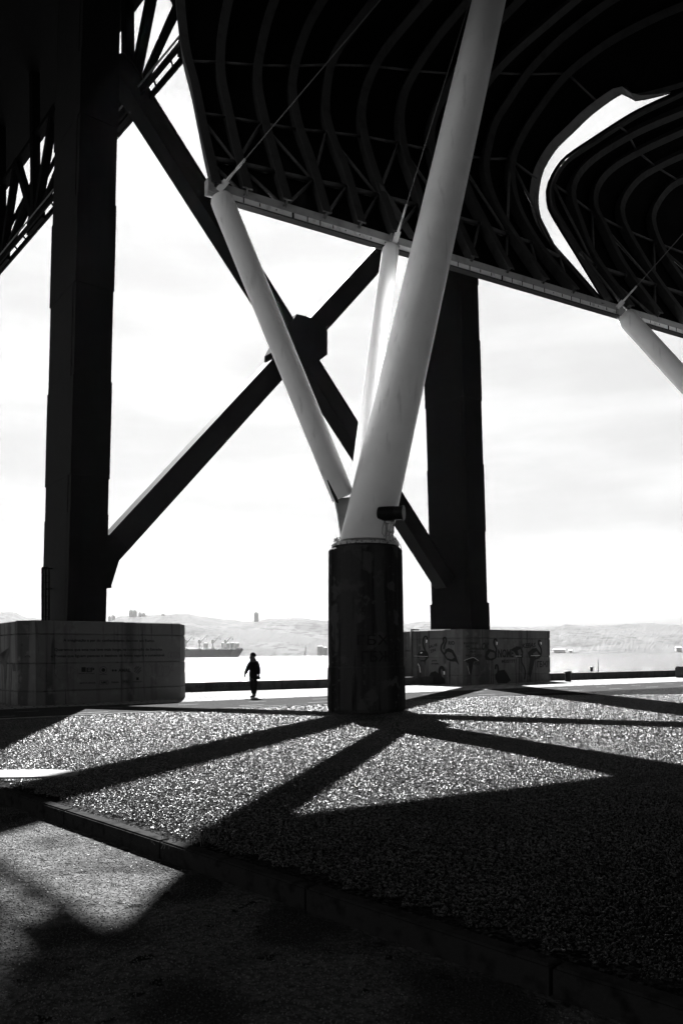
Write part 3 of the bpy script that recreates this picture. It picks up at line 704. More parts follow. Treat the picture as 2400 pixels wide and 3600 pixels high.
def canopy(name, ribs_px, label, e_from, e_to, pull_last=False, pull_first=False):
    root = empty(name, PV(*ribs_px[0][0], E0, ed), label, 'canopy', 'canopy leaves under the bridge')
    sk = [rib3d(r, .22) for r in ribs_px]
    # the edge ribs sit a flange width inside the cladding edge
    def pull(r, d):
        out = []
        for k, (x, y) in enumerate(r):
            a = r[max(k - 1, 0)]; b = r[min(k + 1, len(r) - 1)]; dx, dy = b[0] - a[0], b[1] - a[1]; l_ = math.hypot(dx, dy)
            out.append((x + dy / l_ * d, y - dx / l_ * d))
        return out
    rb = [rib3d(r, 0) for r in ribs_px]
    if pull_last: rb[-1] = rib3d(pull(ribs_px[-1], 17), 0)
    if pull_first: rb[0] = rib3d(pull(ribs_px[0], -17), 0)
    n = len(sk[0]); vs_ = []; fs = []
    # cladding with a real thickness
    SUB = 4
    cols = []
    for i in range(len(sk) - 1):
        for k in range(SUB):
            t = k / SUB; cols.append([a.lerp(b, t) for a, b in zip(sk[i], sk[i + 1])])
    cols.append(sk[-1])
    for c in cols: vs_ += c
    for i in range(len(cols) - 1):
        for j in range(n - 1): fs.append((i * n + j, i * n + j + 1, (i + 1) * n + j + 1, (i + 1) * n + j))
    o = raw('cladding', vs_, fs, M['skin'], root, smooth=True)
    md = o.modifiers.new('thickness', 'SOLIDIFY'); md.thickness = .05; md.offset = 1
    m_, nrm = None, []
    for i, r in enumerate(rb):
        bm = BM(); rings = []
        nb = rb[i + 1] if i < len(rb) - 1 else rb[i - 1]
        sg = 1 if i < len(rb) - 1 else -1
        r = list(r); r[0] = r[0] + (r[0] - r[1]).normalized() * .10
        for j, p in enumerate(r):
            t = (r[min(j + 1, n - 1)] - r[max(j - 1, 0)]).normalized()
            sdir = (nb[j] - p) * sg; nr = t.cross(sdir).normalized()
            if nr.dot(p - Vector((0, 0, EYE))) > 0: nr = -nr
            b_ = t.cross(nr).normalized()
            edge = (pull_last and i == len(rb) - 1) or (pull_first and i == 0); hw = .09 if edge else .145; dp = .08 if edge else .30
            rings.append([bm.verts.new(p + b_ * hw + nr * dp), bm.verts.new(p - b_ * hw + nr * dp), bm.verts.new(p - b_ * hw + nr * (dp - .05)), bm.verts.new(p - b_ * .03 + nr * (dp - .05)),
                          bm.verts.new(p - b_ * .03 - nr * .15), bm.verts.new(p + b_ * .03 - nr * .15), bm.verts.new(p + b_ * .03 + nr * (dp - .05)), bm.verts.new(p + b_ * hw + nr * (dp - .05))])
            if j in (0,): nrm.append(nr)
        for a, b in zip(rings, rings[1:]):
            for k in range(8):
                f = bm.faces.new((a[k], a[(k + 1) % 8], b[(k + 1) % 8], b[k]))
        bm.faces.new(rings[0][::-1]); bm.faces.new(rings[-1])
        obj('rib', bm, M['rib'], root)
    if pull_last:
        A = rib3d(pull(ribs_px[-1], 4), -.06, False); B = rib3d(pull(ribs_px[-1], 34), -.16, False); va_ = []; fa_ = []; k0, k1 = 6, NS - 8
        for k in range(k0, k1):
            w_ = min(1, (k - k0) / 8, (k1 - 1 - k) / 6)
            va_ += [A[k], A[k].lerp(B[k], max(w_, .05))]
        for k in range(k1 - k0 - 1): fa_.append((2 * k, 2 * k + 1, 2 * k + 3, 2 * k + 2))
        fo_ = raw('fascia', va_, fa_, M['fascia'], root); md = fo_.modifiers.new('thickness', 'SOLIDIFY'); md.thickness = .02
    # tubes between the ribs: one row of struts, and diagonals
    def at(i, v):
        q = v * (NS - 1); j = int(q); return rb[i][j].lerp(rb[i][j + 1], q - j) + (Vector((0, 0, EYE)) - rb[i][j]).normalized() * .12
    for i in range(len(rb) - 1):
        for v, r_ in ((.155, .085), (.37, .05), (.62, .04)):
            bm = BM(); tube(bm, at(i, v), at(i + 1, v), r_, n=8); obj('purlin', bm, M['tube'], root)
        pairs = ((i, .155, i + 1, .0) if i < 2 else (i + 1, .155, i, .0),) + (((i, .155, i + 1, .37) if i % 2 else (i + 1, .155, i, .37)),)
        for (a, va, b, vb) in pairs:
            bm = BM(); tube(bm, at(a, va), at(b, vb), .055, n=8); obj('diagonal_brace', bm, M['tube'], root)
    # eave beam and gutter
    a, b = e_from, e_to; ln = (b - a).length; nn = Vector((ed.y, -ed.x, 0))
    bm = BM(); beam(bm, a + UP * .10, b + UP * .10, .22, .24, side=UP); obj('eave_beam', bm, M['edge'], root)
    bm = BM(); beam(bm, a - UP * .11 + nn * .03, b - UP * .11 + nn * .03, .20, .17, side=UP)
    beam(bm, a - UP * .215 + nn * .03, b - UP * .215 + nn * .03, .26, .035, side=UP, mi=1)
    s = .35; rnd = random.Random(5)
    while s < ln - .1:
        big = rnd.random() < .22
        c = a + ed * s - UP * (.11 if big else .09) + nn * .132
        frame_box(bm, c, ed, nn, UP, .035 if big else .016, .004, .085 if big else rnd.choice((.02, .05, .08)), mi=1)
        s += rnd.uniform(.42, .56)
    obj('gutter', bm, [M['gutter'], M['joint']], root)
    return root, rb
can1, rb1 = canopy('canopy', RIBS, 'left curved canopy leaf with swept steel ribs, above the leaning white struts', E0 - ed * .1, E3 - ed * .1, pull_last=True)
can2, rb2 = canopy('canopy', RIBS2, 'right curved canopy leaf in deep shade beyond the bright crescent gap', E3 + ed * .15, E3 + ed * 12, pull_first=True)
# raking light-coloured bar near the middle strut
bm = BM(); qa = [PV(x, y, E0, ed) + Vector((0, o_, 0)) for x, y, o_ in ((1336, 575, 1.0), (1352, 590, 1.0), (1395, 665, .8), (1472, 835, .2), (1440, 828, .2), (1352, 655, .8))]
qb = [p + Vector((.02, .06, .03)) for p in qa]; va = [bm.verts.new(p) for p in qa]; vb = [bm.verts.new(p) for p in qb]; bm.faces.new(va); bm.faces.new(vb[::-1])
for k in range(6): bm.faces.new((va[k], vb[k], vb[(k + 1) % 6], va[(k + 1) % 6]))
obj('raking_plate', bm, M['tube'], can1)
bm = BM(); frame_box(bm, PV(752, 672, E0, ed) + UP * .08, ed, Vector((ed.y, -ed.x, 0)), UP, .22, .16, .20); obj('corner_bracket', bm, M['edge'], can1)

# ------------------------------------------------------------------ round pier with its leaning struts
PC = flat(G(1288, 2500)); PC = Vector((P(1288, 2499, 22.85).x, 22.85, 0)); PR = 1.12; PH = 4.93
pillar = empty('canopy_pillar', PC, 'stained round concrete pier carrying three leaning white steel tubes in the middle', 'pillar')
bm = BM()
zt = P(1288, 1932, 22.85).z
n = 44; rings = []
prof = [(1.10, -.3), (1.10, .0), (1.16, .12), (1.15, 1.3), (1.125, 1.35), (1.115, 3.0), (1.095, zt - .05), (1.06, zt)]
def prad(an, z):
    r = 1.0
    # two flat vertical ribs left and right like the cast shells of the pier
    k = abs(math.cos(an)); r -= .03 * max(0, 1 - abs(k - .80) / .06)
    return r
for r, z in prof:
    rings.append([bm.verts.new(PC + Vector((math.cos(2 * math.pi * i / n) * r * prad(2 * math.pi * i / n, z), math.sin(2 * math.pi * i / n) * r * prad(2 * math.pi * i / n, z), z))) for i in range(n)])
for a, b in zip(rings, rings[1:]):
    for i in range(n): bm.faces.new((a[i], a[(i + 1) % n], b[(i + 1) % n], b[i]))
bm.faces.new(rings[-1])
conc = obj('concrete_pier', bm, M['pier'], pillar)
zf = P(1288, 1917, 22.85).z
bm = BM(); lathe(bm, PC, [(.97, zt - .05), (.97, zf - .06)], 44); obj('pier_cap', bm, M['pier'], pillar)
bm = BM(); lathe(bm, PC, [(1.0, zf - .06), (1.01, zf), (.99, zf + .06)], 48); fl = obj('base_flange', bm, M['flange'], pillar)
bolt = None
for i in range(36):
    an = 2 * math.pi * (i + .3) / 36; c = PC + Vector((math.cos(an) * .90, math.sin(an) * .90, zf + .06))
    if bolt is None:
        bm = BM(); lathe(bm, Vector((0, 0, 0)), [(.052, 0), (.052, .05), (.048, .055), (.028, .056), (.028, .12), (.02, .13)], 6)
        me = bpy.data.meshes.new('bolt'); bmesh.ops.recalc_face_normals(bm, faces=bm.faces[:]); bm.to_mesh(me); bm.free(); me.materials.append(M['bolt']); bolt = me
    b_ = bpy.data.objects.new('bolt', bolt); COL.objects.link(b_); b_.parent = pillar; b_.location = c - PC
    b_.rotation_euler = (0, 0, random.random())
# main mast
def strut(name, a, b, r0, r1, dome=False, n=40):
    bm = BM(); d = (b - a)
    pts = [a + d * t for t in (0, .25, .5, .75, 1)]; rr = [r0 + (r1 - r0) * t for t in (0, .25, .5, .75, 1)]
    if dome:
        ln = d.length; u_ = d.normalized()
        pts[-1] = b - u_ * r1 * .8; pts += [b - u_ * r1 * .4, b - u_ * r1 * .1, b]; rr += [r1 * .97, r1 * .8, r1 * .55]
    path_tube(bm, pts, rr, n=n); return obj(name, bm, M['white'], pillar)
c0 = P(1281, 1912, 22.35); c1 = P(1752, -150, 24.9)
ms = strut('mast', c0, c1, .735, .52)
dm = (c1 - c0).normalized(); zp = zf + .055          # mitre the foot flat onto the flange
ring0 = sorted(ms.data.vertices, key=lambda v_: (v_.co - c0).dot(dm))[:40]
for v_ in ring0: v_.co += dm * ((zp - v_.co.z) / dm.z)
for t in (.30, .62):
    bm = BM(); p = c0.lerp(c1, t); d = (c1 - c0).normalized(); r_ = .735 + (.52 - .735) * t
    path_tube(bm, [p - d * .012, p + d * .012], [r_ + .006, r_ + .006], n=40, cap=False); obj('weld_seam', bm, M['white'], pillar)
a0 = P(1206, 1748, 22.95); a1 = P(772, 686, E0.y - .15)
sa = strut('strut', a0, a1, .355, .335, dome=True)
b0 = P(1250, 1790, 23.45); e2 = PV(1377, 848, E0, ed); b1 = P(1374, 864, e2.y - .15)
sb = strut('strut', b0, b1, .28, .27, dome=True)
# web plates that carry the left strut down to the flange
def plate(pts_px, Y, th, m='white', nm='web_plate'):
    bm = BM(); A = [bm.verts.new(P(x, y, Y)) for x, y in pts_px]; B = [bm.verts.new(P(x, y, Y) + Vector((0, th, 0))) for x, y in pts_px]
    bm.faces.new(A); bm.faces.new(B[::-1]); k = len(A)
    for i in range(k): bm.faces.new((A[i], B[i], B[(i + 1) % k], A[(i + 1) % k]))
    return obj(nm, bm, M[m], pillar)
plate([(1177, 1752), (1183, 1790), (1190, 1850), (1196, 1893), (1260, 1893), (1260, 1745)], 22.95, .05, 'edge')
plate([(1165, 1733), (1175, 1760), (1183, 1800), (1190, 1850), (1195, 1893), (1199, 1893), (1194, 1850), (1187, 1800), (1180, 1760), (1172, 1733)], 22.75, .35, 'white')
plate([(1149, 1688), (1152, 1687), (1186, 1752), (1190, 1768), (1180, 1766), (1166, 1735)], 22.45, .04, 'joint')
# hinge cheeks where the struts meet the eave
for (x, y, Y) in ((745, 676, E0.y), (1382, 862, e2.y)):
    bm = BM(); c = P(x, y, Y - .1); tube(bm, c - ed * .16, c + ed * .16, .13, n=18); frame_box(bm, c + UP * .15, ed, Vector((ed.y, -ed.x, 0)), UP, .10, .06, .20)
    obj('hinge_bracket', bm, M['edge'], pillar)
bm = BM(); frame_box(bm, P(818, 715, E0.y - .4), (a1 - a0).normalized(), Vector((0, -1, 0)), (a1 - a0).normalized().cross(Vector((0, -1, 0))).normalized(), .30, .04, .02); obj('fin', bm, M['edge'], sa)
# tension cables from the strut heads up to the mast
def cable(a, b, label):
    r_ = empty('tension_cable', a, label, 'cable', 'tension cables under the canopy')
    bm = BM(); d = (b - a).normalized(); tube(bm, a + d * .7, b, .016, n=8); obj('cable', bm, M['cable'], r_)
    bm = BM(); tube(bm, a + d * .25, a + d * .8, .05, .03, n=10); tube(bm, a + d * .8, a + d * 1.25, .038, .038, n=10)
    frame_box(bm, a + d * .12, d, Vector((0, -1, 0)).cross(d).normalized(), d.cross(Vector((0, -1, 0)).cross(d)).normalized(), .20, .09, .02)
    obj('turnbuckle', bm, M['gutter'], r_)
topc = P(1752, -150, 24.9)
cable(P(775, 662, E0.y - .25), P(1540, -240, 24.9), 'thin cable rising from the left canopy corner over the dark ribs')
cable(P(1389, 846, e2.y - .25), P(1705, -170, 25.2), 'thin cable rising from the middle strut head beside the big mast')
cable(P(2172, 1078, E3.y - .3), P(2560, 640, E3.y + 1.5), 'thin cable rising to the right from the right strut head')

# right strut of the next pillar (its pier stands outside the frame)
p2 = Vector((24.5, 31.0, 0))
pil2 = empty('canopy_pillar', p2, 'white steel strut coming in from the right edge to meet the canopy eave, its pier out of view', 'pillar')
bm = BM(); lathe(bm, p2, [(1.1, -.3), (1.12, 4.85)], 40); obj('concrete_pier', bm, M['pier'], pil2)
s1 = P(2196, 1112, E3.y - .1); s0 = p2 + UP * 4.9
# direction chosen so the tube passes pixel (2400, 1335)
bm = BM(); q = P(2400, 1335, E3.y - 1.2); dd = (q - s1).normalized(); s0 = s1 + dd * 15.2
path_tube(bm, [s0, s1 + dd * 7, s1 + dd * .3, s1], [.36, .355, .35, .33], n=36); obj('strut', bm, M['white'], pil2)
bm = BM(); c = P(2180, 1098, E3.y - .25); tube(bm, c - Vector((0, .08, 0)), c + Vector((0, .08, 0)), .16, n=20); tube(bm, c + Vector((.28, -.08, -.05)), c + Vector((.28, .08, -.05)), .11, n=18)
beam(bm, c, s1 + dd * .15, .10, .16); obj('hinge_bracket', bm, M['edge'], pil2)
bm = BM(); beam(bm, s0, Vector((s0.x, s0.y, 0)), 1.2, 1.2); obj('footing', bm, M['pier'], pil2)

# graffiti on the round pier, bent onto its face
def pier_text(s, x0, x1, yc, hpx):
    cu = bpy.data.curves.new('t', 'FONT'); cu.body = s; cu.resolution_u = 2; tmp = bpy.data.objects.new('t', cu); COL.objects.link(tmp)
    dg = bpy.context.evaluated_depsgraph_get(); dg.update(); me = bpy.data.meshes.new_from_object(tmp.evaluated_get(dg)); bpy.data.objects.remove(tmp)
    xs = [v.co.x for v in me.vertices]; w0, w1 = min(xs), max(xs)
    for v in me.vertices:
        px = x0 + (x1 - x0) * (v.co.x - w0) / (w1 - w0); py = yc - (v.co.y - .35) / .7 * hpx
        r = ray(px, py); o_ = Vector((0, 0, EYE)); A = r.x ** 2 + r.y ** 2; dx, dy = -PC.x, -PC.y; Bq = r.x * dx + r.y * dy; Cq = dx * dx + dy * dy - 1.168 ** 2
        t = (-Bq - math.sqrt(max(Bq * Bq - A * Cq, 0))) / A; v.co = o_ + r * t
    me.materials.clear(); link('graffiti', me, M['paint'], pillar)
pier_text('ГБХТ', 1255, 1405, 2250, 34); pier_text('ГБЖТ', 1270, 1410, 2308, 36)
pier_text('ГБЖ', 1268, 1345, 2312, 0.01) if False else None

# floodlight clamped beside the mast foot
fo = P(1375, 1900, 21.95)
flood = empty('floodlight', fo, 'black barrel floodlight on a short stand beside the foot of the thick mast', 'floodlight')
ax = Vector((1, -.35, -.03)).normalized(); lc = P(1372, 1805, 21.75)
bm = BM(); prof = [(.17, -.36), (.195, -.34)]
z = -.32
while z < .1: prof += [(.205, z), (.205, z + .018), (.185, z + .02), (.185, z + .036)]; z += .038
prof += [(.195, .12), (.195, .34), (.21, .35), (.21, .39), (.18, .39)]
lathe(bm, lc, prof, 32, axis=ax); hs = obj('housing', bm, M['black'], flood)
bm = BM(); lathe(bm, lc + ax * .394, [(.17, 0), (.165, .012)], 28, axis=ax); obj('lens', bm, M['glass'], hs)
bm = BM(); tube(bm, P(1362, 1902, 21.9), P(1372, 1838, 21.85), .065, .05, n=14); tube(bm, P(1376, 1902, 21.9), P(1384, 1838, 21.85), .03, .03, n=10); frame_box(bm, P(1378, 1867, 21.75), Vector((1, 0, 0)), Vector((0, 1, 0)), UP, .055, .05, .055)
frame_box(bm, P(1371, 1836, 21.85), Vector((1, 0, 0)), Vector((0, 1, 0)), UP, .13, .06, .035); obj('stand', bm, M['flange'], flood)
bm = BM()
path_tube(bm, [P(x, y, 21.6) for x, y in ((1352, 1832), (1344, 1855), (1343, 1875), (1350, 1886), (1358, 1875), (1357, 1850), (1354, 1834))], .008, n=6)
path_tube(bm, [P(x, y, 21.9) for x, y in ((1377, 1880), (1386, 1886), (1396, 1900), (1406, 1916), (1411, 1930))], .010, n=6); obj('power_cord', bm, M['black'], flood)

# ------------------------------------------------------------------ sea wall and quay furniture
wall = empty('sea_wall', WA, 'low dark concrete parapet along the water, behind the walking man', 'wall')
bm = BM(); segs = 0
a = WA - wd * 120; b = WA + wd * 330
prism(bm, [a, b, b + wnr * .35, a + wnr * .35], -3, .43)
obj('parapet', bm, M['wall'], wall)
face_text(wall, WA, wd, 'RIP PAULO OLIVEIRA', 688, 880, 2410, 11)
face_text(wall, WA, wd, 'O', 955, 962, 2402, 10); 
def bollard():
    base = flat(P(1995, 2365, 44.2))
    r_ = empty('mooring_bollard', base, 'squat dark drum bollard with a lid on the quay edge right of the flamingo plinth', 'bollard')
    bm = BM(); lathe(bm, base, [(.17, 0), (.17, .44), (.19, .45), (.19, .52), (.17, .54)], 28); obj('drum', bm, M['black'], r_)
    bm = BM(); lathe(bm, base, [(.22, .542), (.225, .58), (.20, .60), (.07, .62), (.05, .64)], 28); obj('lid', bm, M['black'], r_)
bollard()
c = P(2101, 2364, 52); c.z = .4
po = empty('marker_post', c, 'thin upright marker post standing at the quay edge before the water', 'post')
bm = BM(); tube(bm, Vector((c.x, c.y, -.5)), Vector((c.x, c.y, P(2101, 2318, 52).z)), .03, .02, n=8); obj('pole', bm, M['black'], po)
bm = BM(); lathe(bm, Vector((c.x, c.y, .43)), [(.10, 0), (.10, .03), (.04, .05)], 12); obj('foot', bm, M['black'], po)
c = P(2078, 2362, 51); bm = BM(); lathe(bm, Vector((c.x, c.y, .40)), [(.10, 0), (.08, .18), (.12, .22), (.12, .28), (.05, .3)], 14)
tag(obj('mooring_cleat', bm, M['black']), 'small stub cleat on the quay wall just left of the thin marker post', 'cleat')
bm = BM(); c = flat(PZ(2420, 2382, 0)); prism(bm, [c + wd * -.75 - wnr * .4, c + wd * 2.2 - wnr * .4, c + wd * 2.2 + wnr * .5, c + wd * -.75 + wnr * .5], 0, .72)
bmesh.ops.bevel(bm, geom=bm.edges[:], offset=.08, segments=2, affect='EDGES')
tag(obj('concrete_block', bm, M['wall']), 'dark chamfered concrete block on the quay at the far right edge', 'block')

# ------------------------------------------------------------------ ship, sailboat, shore buildings
SY = 1050.0
def SP(x, y, dy=0): return P(x, y, SY + dy)
ship = empty('cargo_ship', SP(700, 2303), 'long bulk carrier moored across the river with four raised deck cranes', 'ship')
bm = BM(); z0, z1 = -2.3, SP(750, 2284).z
xs = [SP(400, 2300).x, SP(838, 2300).x]
sec = []
deckp = [(360, 0), (400, 8), (780, 9), (820, 7), (845, 3), (856, 0)]; waterp = [(370, 0), (410, 7), (775, 8), (812, 5), (832, 2), (838, 0)]
def loop(pp, z, o_=0):
    up = [Vector((SP(x, 2300).x, SY + w, z)) for x, w in pp]; dn = [Vector((SP(x, 2300).x, SY - w, z)) for x, w in pp[1:-1]][::-1]
    return up + dn
la = [bm.verts.new(v) for v in loop(waterp, z0)]; lb = [bm.verts.new(v) for v in loop([(x, w) for x, w in deckp], z1)]
for i in range(len(la)): bm.faces.new((la[i], la[(i + 1) % len(la)], lb[(i + 1) % len(lb)], lb[i]))
bm.faces.new(lb); bm.faces.new(la[::-1]); obj('hull', bm, M['hull'], ship)
bm = BM(); prism(bm, [SP(835, 0) * 0 + Vector((SP(x, 2300).x, SY + w, 0)) for x, w in ((832, -5), (853, -1), (853, 1), (832, 5))], z1, z1 + 1.8)
obj('bow_bulwark', bm, M['hull'], ship)
bm = BM()
for i in range(8):
    x0_ = SP(420 + i * 50, 2300).x; prism(bm, [Vector((x0_, SY - 6, 0)), Vector((x0_ + 14, SY - 6, 0)), Vector((x0_ + 14, SY + 6, 0)), Vector((x0_, SY + 6, 0))], z1, z1 + 1.3)
for x in range(400, 850, 6): tube(bm, SP(x, 2284, -8), SP(x, 2279, -8), .12, n=4)
tube(bm, SP(400, 2279, -8), SP(848, 2278.5, -8), .15, n=4); obj('hatch_cover', bm, M['crane'], ship)
bm = BM(); prism(bm, [Vector((SP(x, 2300).x, SY + w, 0)) for x, w in ((370, -8), (405, -8), (405, 8), (370, 8))], z1, z1 + 16); obj('bridge_house', bm, M['crane'], ship)
for x in (655, 702, 749, 793):
    cr_ = empty('deck_crane', SP(x, 2284), None, None); cr_.parent = ship; cr_.location = SP(x, 2284) - SP(700, 2303)
    bm = BM(); tube(bm, SP(x - 1, 2284), SP(x - 1, 2262), 1.6, n=8); frame_box(bm, SP(x - 1, 2256), Vector((1, 0, 0)), Vector((0, 1, 0)), UP, 1.7, 1.7, 2.4); tube(bm, SP(x - 2, 2252), SP(x - 2, 2246), .4, n=6)
    o = obj('crane_tower', bm, M['crane'], ship)
    bm = BM()
    for k in (-1, 1): tube(bm, SP(x, 2262, k), SP(x + 26, 2232, k * .3), .55, .35, n=6)
    tube(bm, SP(x - 2, 2248), SP(x + 26, 2232), .12, n=4); tube(bm, SP(x + 26, 2232), SP(x + 26, 2245), .1, n=4); frame_box(bm, SP(x + 26, 2247), Vector((1, 0, 0)), Vector((0, 1, 0)), UP, .4, .4, .9)
    for k in range(6): tube(bm, SP(x + 4 * k + 2, 2259 - 4.6 * k, -1), SP(x + 4 * k + 4, 2257 - 4.6 * k, 1), .12, n=4)
    obj('crane_jib', bm, M['ship'], ship)
    bm = BM(); prism(bm, [Vector((SP(xx, 2300).x, SY + w, 0)) for xx, w in ((x - 4, -4), (x + 6, -4), (x + 6, 4), (x - 4, 4))], z1, z1 + 2.6); obj('winch_house', bm, M['hull'], ship)
    bpy.data.objects.remove(cr_)
sy = 700
sb_ = empty('sailboat', P(1072, 2303, sy), 'tiny white sailboat on the river left of the round pier', 'sailboat')
bm = BM(); pts = [P(x, y, sy) for x, y in ((1067, 2301.5), (1077, 2301.5), (1075.5, 2304.5), (1068.5, 2304.5))]
va = [bm.verts.new(p - Vector((0, .8, 0))) for p in pts]; vb = [bm.verts.new(p + Vector((0, .8, 0))) for p in pts]; bm.faces.new(va); bm.faces.new(vb[::-1])
for i in range(4): bm.faces.new((va[i], vb[i], vb[(i + 1) % 4], va[(i + 1) % 4]))
obj('hull', bm, M['ship'], sb_)
bm = BM(); tube(bm, P(1073, 2302, sy), P(1077, 2274, sy), .09, .05, n=6); obj('mast', bm, M['ship'], sb_)
bm = BM(); pts = [P(x, y, sy) for x, y in ((1076.6, 2276), (1074, 2300.5), (1068, 2300.5))]
va = [bm.verts.new(p - Vector((0, .03, 0))) for p in pts]; vb = [bm.verts.new(p + Vector((0, .5, 0))) for p in pts]; bm.faces.new(va); bm.faces.new(vb[::-1])
for i in range(3): bm.faces.new((va[i], vb[i], vb[(i + 1) % 3], va[(i + 1) % 3]))
obj('sail', bm, M['sail'], sb_)
# silos and tanks along the far shore
def silo(x, y, rpx, top, Y, label, grp, cat='silo'):
    c = P(x, y, Y); r = rpx / F * Y; h = P(x, top, Y).z; bm = BM()
    lathe(bm, Vector((c.x, c.y, -2)), [(r, 0), (r, h + 2), (r * .9, h + 2 + r * .15), (r * .2, h + 2 + r * .3)], 20); tag(obj('silo' if cat == 'silo' else 'storage_tank', bm, M['faraway'], smooth=False), label, cat, grp)
for i, x in enumerate((724, 786, 801, 818, 834)):
    silo(x, 2290, 7.6, 2262 - (i % 2), 1480, ['lone pale silo on the far shore behind the ship', 'first silo of the row behind the bow of the ship', 'second silo of the row behind the bow of the ship', 'third silo of the row behind the bow of the ship', 'last silo of the row, nearest the bow of the ship'][i], 'silos behind the ship')
silo(1125, 2290, 11, 2273, 1485, 'large pale storage tank on the far shore beside the round pier', 'tanks on the far shore', 'storage tank')
silo(1143, 2290, 8, 2277, 1485, 'smaller pale storage tank half hidden by the round pier', 'tanks on the far shore', 'storage tank')
def block(x0, x1, top, base, Y, label, nwin=0, name='apartment_block', grp=None):
    a, b = P(x0, base, Y), P(x1, base, Y); z1 = P(x0, top, Y).z; z0 = P(x0, base + 14, Y).z; dpt_ = (b.x - a.x) * .7
    r_ = empty(name, Vector(((a.x + b.x) / 2, Y, z0)), label, 'building', grp)
    bm = BM(); prism(bm, [Vector((a.x, Y, 0)), Vector((b.x, Y, 0)), Vector((b.x, Y + dpt_, 0)), Vector((a.x, Y + dpt_, 0))], z0, z1); obj('walls', bm, M['faraway'], r_)
    bm = BM(); m_ = (b.x - a.x) * .25; prism(bm, [Vector((a.x + m_, Y + 2, 0)), Vector((b.x - m_ * 1.4, Y + 2, 0)), Vector((b.x - m_ * 1.4, Y + dpt_ * .7, 0)), Vector((a.x + m_, Y + dpt_ * .7, 0))], z1, z1 + 3); obj('roof_house', bm, M['faraway'], r_)
    bm = BM(); k = 0; zz = z0 + 10
    while zz < z1 - 2:
        for t in (.15, .38, .62, .85):
            c = Vector((a.x + (b.x - a.x) * t, Y - .06, zz)); frame_box(bm, c, Vector((1, 0, 0)), Vector((0, 1, 0)), UP, (b.x - a.x) * .07, .06, .8)
        zz += 3.2
    if len(bm.verts): obj('windows', bm, M['paint_mid'], r_)
    else: bm.free()
HG = 'blocks on the far ridge'
block(381, 391, 2168, 2180, 2050, 'lowest left block on the far ridge, just right of the left tower leg', grp=HG)
block(390, 403, 2164, 2180, 2060, 'wide low block on the far ridge, second from the left tower leg', grp=HG)
block(455, 467, 2146, 2170, 2120, 'tallest pale high-rise on the far ridge, left one of the close pair', grp=HG)
block(467, 481, 2147, 2170, 2128, 'pale high-rise on the far ridge, right one of the close pair', grp=HG)
block(487, 497, 2154, 2170, 2130, 'smaller block on the far ridge right of the close pair', grp=HG)
block(499, 511, 2157, 2170, 2135, 'squat block on the far ridge, the last of the cluster', grp=HG)
block(566, 580, 2160, 2170, 2140, 'long flat house on the far ridge, alone right of the cluster', grp=HG)
block(893, 909, 2155, 2190, 2150, 'solitary square tower rising from the middle of the far ridge', name='ridge_tower')
for (x, y0_, y1_, lab) in ((944, 2180, 2120, 'short thin radio mast right of the square ridge tower'), (1012, 2178, 2070, 'tall thin radio mast left of the round pier'), (44, 2156, 2050, 'tall thin radio mast far left of the left tower leg')):
    a = P(x, y0_ + 6, 2200); bm = BM(); tube(bm, a, P(x, y1_, 2200), .55, .3, n=6)
    for k in range(1, 5): frame_box(bm, a.lerp(P(x, y1_, 2200), k / 5), Vector((1, 0, 0)), Vector((0, 1, 0)), UP, 1.1, 1.1, .3)
    tag(obj('radio_mast', bm, M['ship']), lab, 'radio mast', 'radio masts on the ridge')
for i, (x, w_, y0_, hh, lab) in enumerate(((1965, 40, 2291, 7, 'longest low white shed at the foot of the right hills, nearest the plinth'), (2005, 10, 2291, 5, 'small pale shed right of the longest shore shed'), (2318, 16, 2284, 5, 'pale hut low on the right hillside'), (2385, 18, 2286, 10, 'pale gabled hall on the shore at the right edge'), (2240, 8, 2278, 5, 'tiny pale house halfway up the right hillside'))):
    Y = 1515 if y0_ > 2285 else 1600
    a, b = P(x - w_ / 2, y0_, Y), P(x + w_ / 2, y0_, Y); z0 = a.z - 8; z1 = P(x, y0_ - hh, Y).z; r_ = empty('shore_building', Vector((P(x, y0_, Y).x, Y, z0)), lab, 'building', 'buildings below the right hills')
    bm = BM(); prism(bm, [Vector((a.x, Y, 0)), Vector((b.x, Y, 0)), Vector((b.x, Y + 8, 0)), Vector((a.x, Y + 8, 0))], z0, z1); obj('walls', bm, M['faraway'], r_)
    bm = BM(); va = [bm.verts.new(v) for v in ((a.x - .4, Y - .4, z1), (b.x + .4, Y - .4, z1), (b.x + .4, Y + 8.4, z1), (a.x - .4, Y + 8.4, z1), (a.x, Y + 4, z1 + 1.6), (b.x, Y + 4, z1 + 1.6))]
    for q in ((0, 1, 5, 4), (3, 4, 5, 2), (0, 4, 3), (1, 2, 5), (0, 3, 2, 1)): bm.faces.new([va[k] for k in q])
    obj('roof', bm, M['faraway'], r_)

